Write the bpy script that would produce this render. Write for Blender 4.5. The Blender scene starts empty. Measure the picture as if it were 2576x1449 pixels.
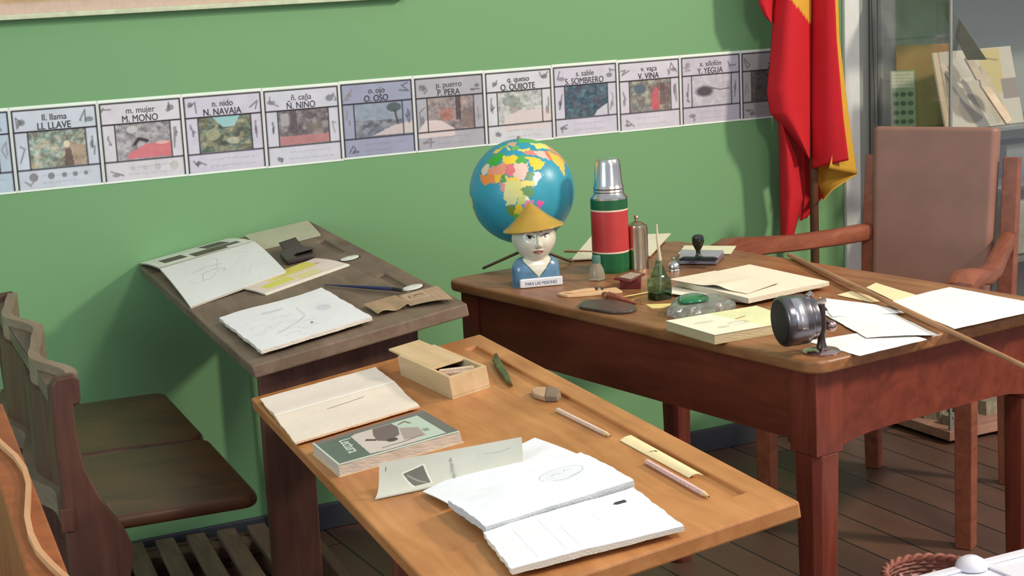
import bpy, bmesh, math, random
import numpy as np
from mathutils import Matrix, Vector, noise
random.seed(7)
sc = bpy.context.scene
COL = sc.collection
PI = math.pi
# ------------------------------------------------------------------ camera
FPX, CX, CY = 4192.44, 1288.0, 724.5
HCAM = 1.40
def _cam_axes():
    pitch, roll, yaw = math.radians(10.80357557), math.radians(-2.81948295), math.radians(26.5126741)
    cy, sy, cp, sp = math.cos(yaw), math.sin(yaw), math.cos(pitch), math.sin(pitch)
    F = Vector((sy*cp, cy*cp, -sp)); R0 = Vector((cy, -sy, 0)); U0 = R0.cross(F)
    cr, sr = math.cos(roll), math.sin(roll)
    return cr*R0+sr*U0, -sr*R0+cr*U0, F
CR, CU, CF = _cam_axes()
CPOS = Vector((0, 0, HCAM))
cam = bpy.data.cameras.new('camera'); co = bpy.data.objects.new('camera', cam); COL.objects.link(co)
co.matrix_world = Matrix(((CR.x, CU.x, -CF.x, 0), (CR.y, CU.y, -CF.y, 0), (CR.z, CU.z, -CF.z, HCAM), (0, 0, 0, 1)))
cam.sensor_width = 36; cam.lens = FPX*36/2576; cam.clip_start = .05
sc.camera = co
# ------------------------------------------------------------------ world, lamps, exposure
sc.view_settings.view_transform = 'Standard'; sc.view_settings.look = 'None'
sc.view_settings.exposure = 0.18; sc.view_settings.gamma = 1.0; sc.view_settings.use_curve_mapping = False
wd = bpy.data.worlds.new('world'); sc.world = wd; wd.use_nodes = True
wd.node_tree.nodes['Background'].inputs[0].default_value = (.92, .95, 1.0, 1)
wd.node_tree.nodes['Background'].inputs[1].default_value = .50
def area(name, loc, target, size, power, col, sy=None):
    l = bpy.data.lights.new(name, 'AREA'); l.energy = power; l.color = col; l.size = size
    if sy: l.shape = 'RECTANGLE'; l.size_y = sy
    o = bpy.data.objects.new(name, l); COL.objects.link(o); o.location = loc
    o.rotation_euler = (Vector(target)-Vector(loc)).to_track_quat('-Z', 'Y').to_euler()
    return o
area('ceiling_spot_right', (4.2, .9, 2.9), (1.9, 3.2, .8), .30, 96, (1.0, .92, .76))
area('ceiling_spot_near', (1.75, .75, 2.5), (1.15, 2.0, .7), .35, 24, (1.0, .95, .86))
area('window_light_left', (-2.4, 1.2, 1.9), (.8, 3.9, .6), 1.4, 44, (.62, .92, 1.0), 1.2)
area('area_light_behind', (2.2, -2.2, 1.9), (2.2, 3, .5), 1.6, 15, (.86, .88, 1.0), 1.4)  # broad cool area lamp behind the camera, aimed towards the desks

# ------------------------------------------------------------------ colour and material helpers
def S(r, g=None, b=None):
    if g is None: r, g, b = r
    f = lambda c: (c/255/12.92) if c/255 <= .04045 else ((c/255+.055)/1.055)**2.4
    return (f(r), f(g), f(b))
def newmat(name):
    m = bpy.data.materials.new(name); m.use_nodes = True
    return m, m.node_tree.nodes, m.node_tree.links, m.node_tree.nodes['Principled BSDF']
def mat_plain(name, col, rough=.6, metal=0, var=.12, scale=30, bump=.0, spec=.5, coat=0):
    m, N, L, B = newmat(name)
    tc = N.new('ShaderNodeTexCoord'); nz = N.new('ShaderNodeTexNoise'); nz.inputs['Scale'].default_value = scale
    nz.inputs['Detail'].default_value = 6
    L.new(tc.outputs['Object'], nz.inputs['Vector'])
    cr = N.new('ShaderNodeValToRGB'); c = S(col)
    cr.color_ramp.elements[0].position = .3; cr.color_ramp.elements[1].position = .7
    cr.color_ramp.elements[0].color = tuple(x*(1-var) for x in c)+(1,)
    cr.color_ramp.elements[1].color = tuple(min(1, x*(1+var)) for x in c)+(1,)
    L.new(nz.outputs['Fac'], cr.inputs['Fac']); L.new(cr.outputs['Color'], B.inputs['Base Color'])
    B.inputs['Roughness'].default_value = rough; B.inputs['Metallic'].default_value = metal
    B.inputs['Specular IOR Level'].default_value = spec; B.inputs['Coat Weight'].default_value = coat
    B.inputs['Coat Roughness'].default_value = .15
    if bump:
        bp = N.new('ShaderNodeBump'); bp.inputs['Strength'].default_value = bump; bp.inputs['Distance'].default_value = .002
        L.new(nz.outputs['Fac'], bp.inputs['Height']); L.new(bp.outputs['Normal'], B.inputs['Normal'])
    return m
def mat_wood(name, dark, light, axis='Y', rough=.45, scale=9, spec=.4, blotch=.35):
    m, N, L, B = newmat(name)
    tc = N.new('ShaderNodeTexCoord'); mp = N.new('ShaderNodeMapping'); L.new(tc.outputs['Object'], mp.inputs['Vector'])
    s = {'X': (.12, 1, 1), 'Y': (1, .12, 1), 'Z': (1, 1, .12)}[axis]; mp.inputs['Scale'].default_value = s
    n1 = N.new('ShaderNodeTexNoise'); n1.inputs['Scale'].default_value = scale*4; n1.inputs['Detail'].default_value = 8
    n1.inputs['Roughness'].default_value = .65; n1.inputs['Distortion'].default_value = .6
    L.new(mp.outputs['Vector'], n1.inputs['Vector'])
    n2 = N.new('ShaderNodeTexNoise'); n2.inputs['Scale'].default_value = 5; n2.inputs['Detail'].default_value = 3
    L.new(tc.outputs['Object'], n2.inputs['Vector'])
    mx = N.new('ShaderNodeMix'); mx.data_type = 'FLOAT'; mx.inputs[0].default_value = blotch
    L.new(n1.outputs['Fac'], mx.inputs[2]); L.new(n2.outputs['Fac'], mx.inputs[3])
    cr = N.new('ShaderNodeValToRGB'); cr.color_ramp.elements[0].position = .34; cr.color_ramp.elements[1].position = .66
    cr.color_ramp.elements[0].color = S(dark)+(1,); cr.color_ramp.elements[1].color = S(light)+(1,)
    L.new(mx.outputs[0], cr.inputs['Fac']); L.new(cr.outputs['Color'], B.inputs['Base Color'])
    B.inputs['Roughness'].default_value = rough; B.inputs['Specular IOR Level'].default_value = spec
    bp = N.new('ShaderNodeBump'); bp.inputs['Strength'].default_value = .12; bp.inputs['Distance'].default_value = .001
    L.new(n1.outputs['Fac'], bp.inputs['Height']); L.new(bp.outputs['Normal'], B.inputs['Normal'])
    return m
def mat_print(name, rough=.75, spec=.25, bump=.0, coat=0):
    m, N, L, B = newmat(name)
    at = N.new('ShaderNodeAttribute'); at.attribute_name = 'Col'
    tc = N.new('ShaderNodeTexCoord'); nz = N.new('ShaderNodeTexNoise'); nz.inputs['Scale'].default_value = 60; nz.inputs['Detail'].default_value = 5
    L.new(tc.outputs['Object'], nz.inputs['Vector'])
    mr = N.new('ShaderNodeMapRange'); mr.inputs['To Min'].default_value = .93; mr.inputs['To Max'].default_value = 1.05
    L.new(nz.outputs['Fac'], mr.inputs['Value'])
    vm = N.new('ShaderNodeVectorMath'); vm.operation = 'SCALE'
    L.new(at.outputs['Color'], vm.inputs[0]); L.new(mr.outputs['Result'], vm.inputs['Scale'])
    L.new(vm.outputs['Vector'], B.inputs['Base Color'])
    B.inputs['Roughness'].default_value = rough; B.inputs['Specular IOR Level'].default_value = spec
    B.inputs['Coat Weight'].default_value = coat
    if bump:
        bp = N.new('ShaderNodeBump'); bp.inputs['Strength'].default_value = bump; bp.inputs['Distance'].default_value = .001
        L.new(nz.outputs['Fac'], bp.inputs['Height']); L.new(bp.outputs['Normal'], B.inputs['Normal'])
    return m
def mat_glass(name, tint=(.93, .97, .95), refl=.12, rough=.03):
    m, N, L, B = newmat(name); out = N['Material Output']; N.remove(B)
    tr = N.new('ShaderNodeBsdfTransparent'); tr.inputs[0].default_value = tint+(1,)
    gl = N.new('ShaderNodeBsdfGlossy'); gl.inputs['Roughness'].default_value = rough
    lw = N.new('ShaderNodeLayerWeight'); lw.inputs['Blend'].default_value = .35
    mr = N.new('ShaderNodeMapRange'); mr.inputs['To Min'].default_value = refl*.5; mr.inputs['To Max'].default_value = min(.9, refl*5)
    L.new(lw.outputs['Fresnel'], mr.inputs['Value'])
    mx = N.new('ShaderNodeMixShader'); L.new(mr.outputs['Result'], mx.inputs[0]); L.new(tr.outputs[0], mx.inputs[1]); L.new(gl.outputs[0], mx.inputs[2])
    L.new(mx.outputs[0], out.inputs['Surface'])
    return m
def mat_liquidglass(name, col, rough=.05, ior=1.45, trans=1.0):
    m, N, L, B = newmat(name)
    nz = N.new('ShaderNodeTexNoise'); nz.inputs['Scale'].default_value = 40
    bp = N.new('ShaderNodeBump'); bp.inputs['Strength'].default_value = .15; bp.inputs['Distance'].default_value = .001
    L.new(nz.outputs['Fac'], bp.inputs['Height']); L.new(bp.outputs['Normal'], B.inputs['Normal'])
    B.inputs['Base Color'].default_value = S(col)+(1,); B.inputs['Transmission Weight'].default_value = trans
    B.inputs['Roughness'].default_value = rough; B.inputs['IOR'].default_value = ior
    return m

# ------------------------------------------------------------------ frames: every surface has its own local frame
def frame(o, x, z=(0, 0, 1)):
    x = Vector(x).normalized(); z = Vector(z).normalized(); y = z.cross(x).normalized(); x = y.cross(z)
    return Matrix(((x.x, y.x, z.x, o[0]), (x.y, y.y, z.y, o[1]), (x.z, y.z, z.z, o[2]), (0, 0, 0, 1)))
def loc(F, px, py, h=0.0):
    """the point of the plane z=h of frame F that lies on the sight line through photo pixel (px, py), in F's coordinates"""
    d = CF+CR*((px-CX)/FPX)-CU*((py-CY)/FPX)
    Fi = F.inverted(); o = Fi @ CPOS; dd = Fi.to_3x3() @ d
    p = o+dd*((h-o.z)/dd.z); return Vector((p.x, p.y, h))
WY = 3.934                                   # the green wall
aT = math.radians(-82.15306982)
T0 = frame((1.582, 2.101, 0), (-math.sin(aT), math.cos(aT), 0))         # teacher's desk, floor level
TS = T0 @ Matrix.Translation((0, 0, .76))                                # its top surface
aD = math.radians(-95.5457+90); sD = math.radians(7.992)
D0 = frame((1.1468, 1.5574, 0), (math.cos(aD), math.sin(aD), 0))
DS = D0 @ Matrix.Translation((0, 0, .76)) @ Matrix.Rotation(-sD, 4, 'Y')
aE = math.radians(-96.8186+90); sE = math.radians(9.3)
E0 = frame((1.239, 2.6676, 0), (math.cos(aE), math.sin(aE), 0))
ES = E0 @ Matrix.Translation((0, 0, .815)) @ Matrix.Rotation(-sE, 4, 'Y')
I4 = Matrix.Identity(4)
WALLF = frame((0, WY, 0), (1, 0, 0), (0, -1, 0))                          # x right, y up, z out of the wall

# ------------------------------------------------------------------ mesh builder
class MB:
    def __init__(s): s.v = []; s.f = []; s.c = []; s.M = I4.copy(); s.col = None
    def at(s, M): s.M = M; return s
    def add(s, vs, fs, cols=None):
        b = len(s.v); s.v += [tuple(s.M @ Vector(p)) for p in vs]; s.f += [tuple(b+i for i in f) for f in fs]
        s.c += list(cols) if cols is not None else [s.col or (1, 1, 1)]*len(vs); return s
    def box(s, a, b):
        x0, y0, z0 = a; x1, y1, z1 = b
        return s.add([(x0,y0,z0),(x1,y0,z0),(x1,y1,z0),(x0,y1,z0),(x0,y0,z1),(x1,y0,z1),(x1,y1,z1),(x0,y1,z1)],
                     [(0,3,2,1),(4,5,6,7),(0,1,5,4),(1,2,6,5),(2,3,7,6),(3,0,4,7)])
    def prism(s, poly, z0, z1, top=None):
        n = len(poly); t = top or poly
        return s.add([(p[0], p[1], z0) for p in poly]+[(p[0], p[1], z1) for p in t],
                     [tuple(range(n))[::-1], tuple(range(n, 2*n))]+[(i, (i+1) % n, n+(i+1) % n, n+i) for i in range(n)])
    def lathe(s, prof, n=32, c=(0, 0), sx=1, sy=1, ph=0, power=1):
        vs = []
        for r, z in prof:
            for k in range(n):
                a = 2*PI*k/n+ph; vs.append((c[0]+r*sx*math.cos(a), c[1]+r*sy*math.sin(a), z))
        fs = [tuple(range(n))[::-1], tuple(range((len(prof)-1)*n, len(prof)*n))]
        for j in range(len(prof)-1):
            for k in range(n): fs.append((j*n+k, j*n+(k+1) % n, (j+1)*n+(k+1) % n, (j+1)*n+k))
        return s.add(vs, fs)
    def tube(s, pts, rad, n=10, flat=1.0):
        pts = [Vector(p) for p in pts]; m = len(pts)
        if not hasattr(rad, '__len__'): rad = [rad]*m
        vs = []; up = Vector((0, 0, 1))
        for i, p in enumerate(pts):
            d = (pts[min(i+1, m-1)]-pts[max(i-1, 0)]).normalized()
            u = up if abs(d.z) < .95 else Vector((1, 0, 0))
            a = d.cross(u).normalized(); b = a.cross(d)
            for k in range(n):
                t = 2*PI*k/n; vs.append(p+a*rad[i]*math.cos(t)+b*rad[i]*flat*math.sin(t))
        fs = [tuple(range(n)), tuple(range((m-1)*n, m*n))[::-1]]
        for j in range(m-1):
            for k in range(n): fs.append((j*n+k, (j+1)*n+k, (j+1)*n+(k+1) % n, j*n+(k+1) % n))
        return s.add(vs, fs)
    def build(s, name, mat, parent=None, M=None, smooth=False, bevel=0, seg=2, solid=0, sub=0):
        me = bpy.data.meshes.new(name); me.from_pydata(s.v, [], s.f); me.update()
        bm = bmesh.new(); bm.from_mesh(me); bmesh.ops.recalc_face_normals(bm, faces=bm.faces); bm.to_mesh(me); bm.free()
        if any(c != (1, 1, 1) for c in s.c):
            at = me.color_attributes.new('Col', 'FLOAT_COLOR', 'POINT')
            at.data.foreach_set('color', np.array([tuple(c)+(1,) for c in s.c], dtype=np.float32).ravel())
        me.materials.append(mat)
        o = bpy.data.objects.new(name, me); COL.objects.link(o)
        if parent is not None: o.parent = parent
        elif M is not None: o.matrix_world = M
        if M is not None and parent is not None: o.matrix_local = M
        if smooth: me.shade_smooth()
        if bevel:
            md = o.modifiers.new('bevel', 'BEVEL'); md.width = bevel; md.segments = seg; md.limit_method = 'ANGLE'; md.angle_limit = .7
            me.shade_smooth()
            wn = o.modifiers.new('wn', 'WEIGHTED_NORMAL'); wn.keep_sharp = True
        if solid:
            md = o.modifiers.new('solid', 'SOLIDIFY'); md.thickness = solid; md.offset = 0
        if sub:
            md = o.modifiers.new('sub', 'SUBSURF'); md.levels = sub; md.render_levels = sub; me.shade_smooth()
        if smooth and not sub: 
            try: me.set_sharp_from_angle(angle=.7)
            except Exception: pass
        return o
def thing(name, label, cat, M, group=None):
    o = bpy.data.objects.new(name, None); COL.objects.link(o); o.matrix_world = M; o.empty_display_size = .02
    return tag(o, label, cat, group)
def tag(o, label, cat, group=None):
    o['label'] = label; o['category'] = cat
    if group: o['group'] = group
    return o
def struct(o): o['kind'] = 'structure'; return o
def chaikin(P, k=2):
    for _ in range(k):
        Q = []
        for a, c in zip(P, P[1:]+P[:1]): Q += [(a[0]*.75+c[0]*.25, a[1]*.75+c[1]*.25), (a[0]*.25+c[0]*.75, a[1]*.25+c[1]*.75)]
        P = Q
    return P
def rrect(x0, y0, x1, y1, r, n=5):
    P = []
    for cx, cy, a in ((x1-r, y0+r, -PI/2), (x1-r, y1-r, 0), (x0+r, y1-r, PI/2), (x0+r, y0+r, PI)):
        for k in range(n+1):
            t = a+PI/2*k/n; P.append((cx+r*math.cos(t), cy+r*math.sin(t)))
    return P

# ------------------------------------------------------------------ printed pictures: a numpy canvas written to mesh colours
def vnoise(X, Y, seed=0, octs=4):
    rs = np.random.RandomState(seed); out = 0; amp = .5; tot = 0
    for o in range(octs):
        G = rs.rand(64, 64); xi = np.floor(X).astype(int); yi = np.floor(Y).astype(int); fx = X-xi; fy = Y-yi
        fx = fx*fx*(3-2*fx); fy = fy*fy*(3-2*fy); xi %= 63; yi %= 63
        v = G[xi, yi]*(1-fx)*(1-fy)+G[xi+1, yi]*fx*(1-fy)+G[xi, yi+1]*(1-fx)*fy+G[xi+1, yi+1]*fx*fy
        out = out+v*amp; tot += amp; amp *= .55; X = X*2.03; Y = Y*2.03
    return out/tot
class Cv:
    """w x h in centimetres, x along u, y along v"""
    def __init__(s, w, h, nu, nv, base):
        s.w, s.h, s.nu, s.nv = w, h, nu, nv
        u = np.linspace(0, 1, nu+1); v = np.linspace(0, 1, nv+1); s.U, s.V = np.meshgrid(u, v)
        s.X = s.U*w; s.Y = s.V*h; s.C = np.zeros(s.U.shape+(3,)); s.C[:] = S(base)
        s.px = w/nu
    def mixin(s, m, col):
        m = np.clip(m, 0, 1)[..., None]; s.C = s.C*(1-m)+np.array(S(col))*m
    def rect(s, x0, y0, x1, y1, col, a=1):
        s.mixin(a*((s.X >= x0) & (s.X <= x1) & (s.Y >= y0) & (s.Y <= y1)), col); return s
    def poly(s, P, col, a=1):
        ins = np.zeros(s.X.shape, bool); n = len(P)
        for i in range(n):
            x0, y0 = P[i]; x1, y1 = P[(i+1) % n]
            if y0 == y1: continue
            c = ((y0 > s.Y) != (y1 > s.Y)) & (s.X < (x1-x0)*(s.Y-y0)/(y1-y0)+x0); ins ^= c
        s.mixin(a*ins, col); return s
    def ell(s, cx, cy, rx, ry, col, a=1, soft=.15):
        d = np.hypot((s.X-cx)/rx, (s.Y-cy)/ry); s.mixin(a*np.clip((1-d)/soft+.5, 0, 1), col); return s
    def line(s, P, wd, col, a=1):
        m = np.zeros(s.X.shape)
        for (x0, y0), (x1, y1) in zip(P[:-1], P[1:]):
            dx, dy = x1-x0, y1-y0; L2 = dx*dx+dy*dy+1e-9
            t = np.clip(((s.X-x0)*dx+(s.Y-y0)*dy)/L2, 0, 1); d = np.hypot(s.X-x0-t*dx, s.Y-y0-t*dy)
            m = np.maximum(m, np.clip((wd/2+s.px*.5-d)/s.px, 0, 1)*min(1, wd/s.px))
        s.mixin(a*m, col); return s
    def frame(s, x0, y0, x1, y1, wd, col): return s.line([(x0, y0), (x1, y0), (x1, y1), (x0, y1), (x0, y0)], wd, col)
    def noise(s, sc_, amp, seed=1, col=None):
        n = vnoise(s.X*sc_+7, s.Y*sc_+3, seed)
        if col is None: s.C *= (1+amp*(n-.5)*2)[..., None]
        else: s.mixin(amp*np.clip((n-.5)*5, 0, 1), col)
        return s
    def writing(s, x0, y0, x1, y1, nl, col, a=.6, wd=.05, seed=3, size=.5, slant=0):
        r = random.Random(seed)
        for k in range(nl):
            y = y0+(y1-y0)*(k+.5)/nl; x = x0; P = []
            end = x1-(r.random()*.35*(x1-x0) if r.random() < .5 else 0)
            while x < end:
                wl = r.uniform(.5, 1.6)*size*2
                P = []
                xx = x
                while xx < min(x+wl, end): P.append((xx, y+r.uniform(-.5, .5)*size*.7)); xx += size*.3
                if len(P) > 1: s.line(P, wd, col, a)
                x += wl+size*.6
        return s
    def painting(s, x0, y0, x1, y1, cols, seed, sc_=1.2):
        m = ((s.X >= x0) & (s.X <= x1) & (s.Y >= y0) & (s.Y <= y1))
        n = vnoise(s.X*sc_, s.Y*sc_, seed, 5); n2 = vnoise(s.X*sc_*2.2+9, s.Y*sc_*3, seed+5, 4)
        s.mixin(m*1., cols[0])
        for i, c in enumerate(cols[1:]):
            q = vnoise(s.X*sc_*1.4+i*11, s.Y*sc_*1.8+i*5, seed+i*3+1, 5)
            s.mixin(m*np.clip((q-.45)*6, 0, 1)*.6, c)
        s.C *= (1+m*(n2-.5)*.9)[..., None]
        return s
PRINT = mat_print('printed_paper')
PRINTG = mat_print('glossy_print', .4, .4)
def quad(cs):
    c = [Vector(p) for p in cs]
    return lambda u, v: (c[0]*(1-u)+c[1]*u)*(1-v)+(c[3]*(1-u)+c[2]*u)*v
def sheet(name, cs, cv, t=.0006, z0=.0, top=None, edge=(235, 225, 205), parent=None, M=None, mat=None, flat=True, wob=0, seed=1, layers=0):
    """sheet or block of paper: cs = 4 local corners (u0v0,u1v0,u1v1,u0v1); top(u,v) = extra height"""
    q = quad(cs); nu, nv = cv.nu, cv.nv; vs = []; cols = []; rr = random.Random(seed)
    ph = [rr.uniform(0, 6) for _ in range(8)]
    def pos(u, v):
        p = q(u, v)
        if wob:
            eu = (q(1, v)-q(0, v)).normalized(); ev = (q(u, 1)-q(u, 0)).normalized()
            w1 = math.sin(v*17+ph[0])+.6*math.sin(v*41+ph[1]); w2 = math.sin(u*15+ph[2])+.6*math.sin(u*37+ph[3])
            p = p+eu*wob*w1*(2*u-1)*.5+ev*wob*w2*(2*v-1)*.5
            k = .035
            cu = max(0, abs(u-.5)-.5+k)/k; cvv = max(0, abs(v-.5)-.5+k)/k
        return p
    for j in range(nv+1):
        for i in range(nu+1):
            u, v = i/nu, j/nv; p = pos(u, v); h = top(u, v) if top else 0
            vs.append((p.x, p.y, p.z+z0+t+h)); cols.append(tuple(cv.C[j, i]))
    W = nu+1; fs = [(j*W+i, j*W+i+1, (j+1)*W+i+1, (j+1)*W+i) for j in range(nv) for i in range(nu)]
    ring = [(i, 0) for i in range(nu+1)]+[(nu, j) for j in range(1, nv+1)]+[(i, nv) for i in range(nu-1, -1, -1)]+[(0, j) for j in range(nv-1, 0, -1)]
    n0 = len(vs); ec = S(edge); nl = max(1, layers)
    for l in range(1, nl+1):
        k = 1-l/nl
        for i, j in ring:
            u, v = i/nu, j/nv; p = pos(u, v); h = top(u, v) if top else 0
            jit = (rr.uniform(-.0003, .0003) if layers else 0)
            hh = h if not flat else h*k
            d = (q(.5, .5)-p).normalized()*jit
            vs.append((p.x+d.x, p.y+d.y, p.z+z0+t*k+hh)); 
            sh = .90 if (layers and l % 2) else 1
            cols.append(tuple(c*sh for c in ec))
    R = len(ring); ringtop = [j*W+i for i, j in ring]
    prev = ringtop
    for l in range(nl):
        cur = list(range(n0+l*R, n0+(l+1)*R))
        fs += [(prev[k], cur[k], cur[(k+1) % R], prev[(k+1) % R]) for k in range(R)]; prev = cur
    if flat: fs.append(tuple(prev))
    else:
        n1 = len(vs); Rm = {rc: prev[k] for k, rc in enumerate(ring)}
        for j in range(1, nv):
            for i in range(1, nu):
                u, v = i/nu, j/nv; p = pos(u, v); h = top(u, v) if top else 0
                Rm[(i, j)] = len(vs); vs.append((p.x, p.y, p.z+z0+h)); cols.append(tuple(ec))
        fs += [(Rm[(i, j)], Rm[(i, j+1)], Rm[(i+1, j+1)], Rm[(i+1, j)]) for j in range(nv) for i in range(nu)]
    b = MB(); b.v = vs; b.f = fs; b.c = cols
    o = b.build(name, mat or PRINT, parent, M)
    if parent is None and M is not None:      # put the origin at the sheet's own middle
        c = sum((Vector(p) for p in cs), Vector())/4; o.data.transform(Matrix.Translation(-c)); o.matrix_world = M @ Matrix.Translation(c)
    return o
def text(body, size, F, x, y, z, col, name, parent=None, rot=0, spacing=1.0, xs=1.0, center=True, bold=0):
    cu = bpy.data.curves.new('t', 'FONT'); cu.body = body; cu.size = size; cu.extrude = .0002; cu.space_character = spacing
    cu.offset = bold
    cu.align_x = 'CENTER' if center else 'LEFT'
    o = bpy.data.objects.new('t', cu); me = bpy.data.meshes.new_from_object(o); bpy.data.objects.remove(o); bpy.data.curves.remove(cu)
    me.name = name; key = 'ink_%02x%02x%02x' % tuple(int(c) for c in col)
    m = bpy.data.materials.get(key) or mat_plain(key, col, .8, var=.1, scale=200)
    me.materials.clear(); me.materials.append(m)
    ob = bpy.data.objects.new(name, me); COL.objects.link(ob)
    Ml = Matrix.Translation((x, y, z)) @ Matrix.Rotation(rot, 4, 'Z') @ Matrix.Diagonal((xs, 1, 1, 1))
    if parent is not None: ob.parent = parent; ob.matrix_local = F @ Ml if F is not None else Ml
    else: ob.matrix_world = F @ Ml
    return ob

# ------------------------------------------------------------------ materials
WD_TEACH = mat_wood('teacher_desk_top_wood', (112, 68, 38), (164, 112, 72), 'Y', .38)
WD_APRON = mat_wood('mahogany_wood', (92, 36, 22), (128, 58, 38), 'Y', .42)
WD_LEG = mat_wood('mahogany_leg_wood', (92, 36, 24), (134, 62, 44), 'Z', .4)
WD_FRONT = mat_wood('honey_wood_top', (158, 96, 50), (206, 142, 88), 'Y', .36, blotch=.5)
WD_FRONTD = mat_wood('reddish_frame_wood', (84, 44, 34), (122, 70, 52), 'Z', .5)
WD_GREY = mat_wood('worn_grey_wood', (92, 72, 58), (136, 114, 96), 'Y', .55, blotch=.5)
WD_DARK = mat_wood('dark_walnut_wood', (72, 44, 36), (108, 72, 58), 'Z', .5)
WD_SEAT = mat_wood('seat_walnut_wood', (70, 46, 32), (118, 78, 52), 'X', .35, blotch=.6)
WD_ORANGE = mat_wood('orange_varnished_wood', (132, 66, 34), (168, 92, 50), 'Z', .45)
WD_SLAT = mat_wood('dusty_slat_wood', (84, 62, 52), (130, 102, 82), 'Y', .65)
WD_CHAIR = mat_wood('armchair_wood', (118, 62, 44), (156, 92, 68), 'X', .4)
WD_BOX = mat_wood('pale_box_wood', (196, 160, 118), (222, 192, 150), 'Y', .6)
BLACK = mat_plain('black_plastic', (16, 17, 16), .3, var=.1)
METAL = mat_plain('polished_aluminium', (205, 205, 205), .22, 1, var=.06, scale=20)
BRASSY = mat_plain('tarnished_nickel', (190, 170, 145), .28, 1, var=.15, scale=14)
PORC = mat_plain('white_porcelain', (232, 226, 214), .2, var=.03)

WD_RAIL = mat_wood('rubbed_rail_wood', (124, 102, 84), (160, 136, 114), 'Y', .5)
# ------------------------------------------------------------------ the room
wallm, N, L, B = newmat('green_wall_paint')
tc = N.new('ShaderNodeTexCoord'); nz = N.new('ShaderNodeTexNoise'); nz.inputs['Scale'].default_value = 1.3; nz.inputs['Detail'].default_value = 3
cr = N.new('ShaderNodeValToRGB'); cr.color_ramp.elements[0].color = S(114, 158, 112)+(1,); cr.color_ramp.elements[1].color = S(124, 166, 114)+(1,)
n2 = N.new('ShaderNodeTexNoise'); n2.inputs['Scale'].default_value = 260; bp = N.new('ShaderNodeBump'); bp.inputs['Strength'].default_value = .15; bp.inputs['Distance'].default_value = .001
L.new(tc.outputs['Object'], nz.inputs['Vector']); L.new(nz.outputs['Fac'], cr.inputs['Fac']); L.new(cr.outputs['Color'], B.inputs['Base Color'])
L.new(tc.outputs['Object'], n2.inputs['Vector']); L.new(n2.outputs['Fac'], bp.inputs['Height']); L.new(bp.outputs['Normal'], B.inputs['Normal'])
B.inputs['Roughness'].default_value = .55; B.inputs['Specular IOR Level'].default_value = .3
b = MB().box((-2.5, WY, 0), (3.075, WY+.12, 2.9)); struct(b.build('wall_back', wallm))
GREYW = mat_plain('grey_wall_paint', (168, 170, 164), .7, var=.06, scale=3)
struct(MB().box((3.131, WY, 0), (6.5, WY+.12, 2.9)).build('wall_right', GREYW))
struct(MB().box((3.076, WY-.012, 0), (3.130, WY+.12, 2.9)).build('trim_1', mat_plain('white_gloss_paint', (250, 248, 244), .5, var=.03), bevel=.003))
struct(MB().box((-2.5, WY-.014, 0.0), (3.074, WY, .068)).build('baseboard_back', mat_plain('dark_skirting_paint', (62, 62, 68), .5, var=.12, scale=20), bevel=.003))
# plank floor: boards run towards the wall
fm, N, L, B = newmat('worn_plank_floor')
tc = N.new('ShaderNodeTexCoord'); mp = N.new('ShaderNodeMapping'); mp.inputs['Rotation'].default_value = (0, 0, PI/2)
br = N.new('ShaderNodeTexBrick'); br.inputs['Scale'].default_value = 1; br.inputs['Brick Width'].default_value = 1.9; br.inputs['Row Height'].default_value = .115
br.inputs['Mortar Size'].default_value = .003; br.inputs['Color1'].default_value = S(104, 72, 56)+(1,); br.inputs['Color2'].default_value = S(82, 58, 50)+(1,)
br.inputs['Mortar'].default_value = S(28, 22, 22)+(1,); br.inputs['Bias'].default_value = 0; br.offset = .37
nz = N.new('ShaderNodeTexNoise'); nz.inputs['Scale'].default_value = 12; nz.inputs['Detail'].default_value = 7
m2 = N.new('ShaderNodeMapping'); m2.inputs['Scale'].default_value = (1, .15, 1)
mr = N.new('ShaderNodeMapRange'); mr.inputs['To Min'].default_value = .6; mr.inputs['To Max'].default_value = 1.35
vm = N.new('ShaderNodeVectorMath'); vm.operation = 'SCALE'
L.new(tc.outputs['Object'], mp.inputs['Vector']); L.new(mp.outputs['Vector'], br.inputs['Vector']); L.new(tc.outputs['Object'], m2.inputs['Vector']); L.new(m2.outputs['Vector'], nz.inputs['Vector'])
L.new(nz.outputs['Fac'], mr.inputs['Value']); L.new(br.outputs['Color'], vm.inputs[0]); L.new(mr.outputs['Result'], vm.inputs['Scale']); L.new(vm.outputs['Vector'], B.inputs['Base Color'])
B.inputs['Roughness'].default_value = .5
struct(MB().box((-2.5, -3, -.05), (6.5, WY+.12, 0)).build('floor', fm))

# ------------------------------------------------------------------ teacher's desk
t = thing('teacher_desk', 'large reddish-brown wooden teacher desk covered with bust, globe, thermos flask and papers', 'desk', T0)
TL, TW = 1.10, .640
MB().prism(rrect(0, 0, TW, TL, .035), .737, .76).build('desk_top', WD_TEACH, t, bevel=.006, seg=3)
MB().box((.028, .06, .612), (.048, TL-.06, .737)).build('apron', WD_APRON, t)
MB().box((TW-.048, .06, .612), (TW-.028, TL-.06, .737)).build('apron', WD_APRON, t)
def arch(y0, y1):
    n = 16; xs = [.06+(TW-.12)*i/n for i in range(n+1)]
    low = [(x, .612-.022*(abs(2*(x-.06)/(TW-.12)-1)**6)) for x in xs]
    return low+[(TW-.06, .737), (.06, .737)]
for y0 in (.028, TL-.048):
    b = MB().at(Matrix.Translation((0, y0+.02, 0)) @ Matrix.Rotation(PI/2, 4, 'X')); b.prism(arch(0, 0), 0, .02); b.build('apron', WD_APRON, t)
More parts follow.
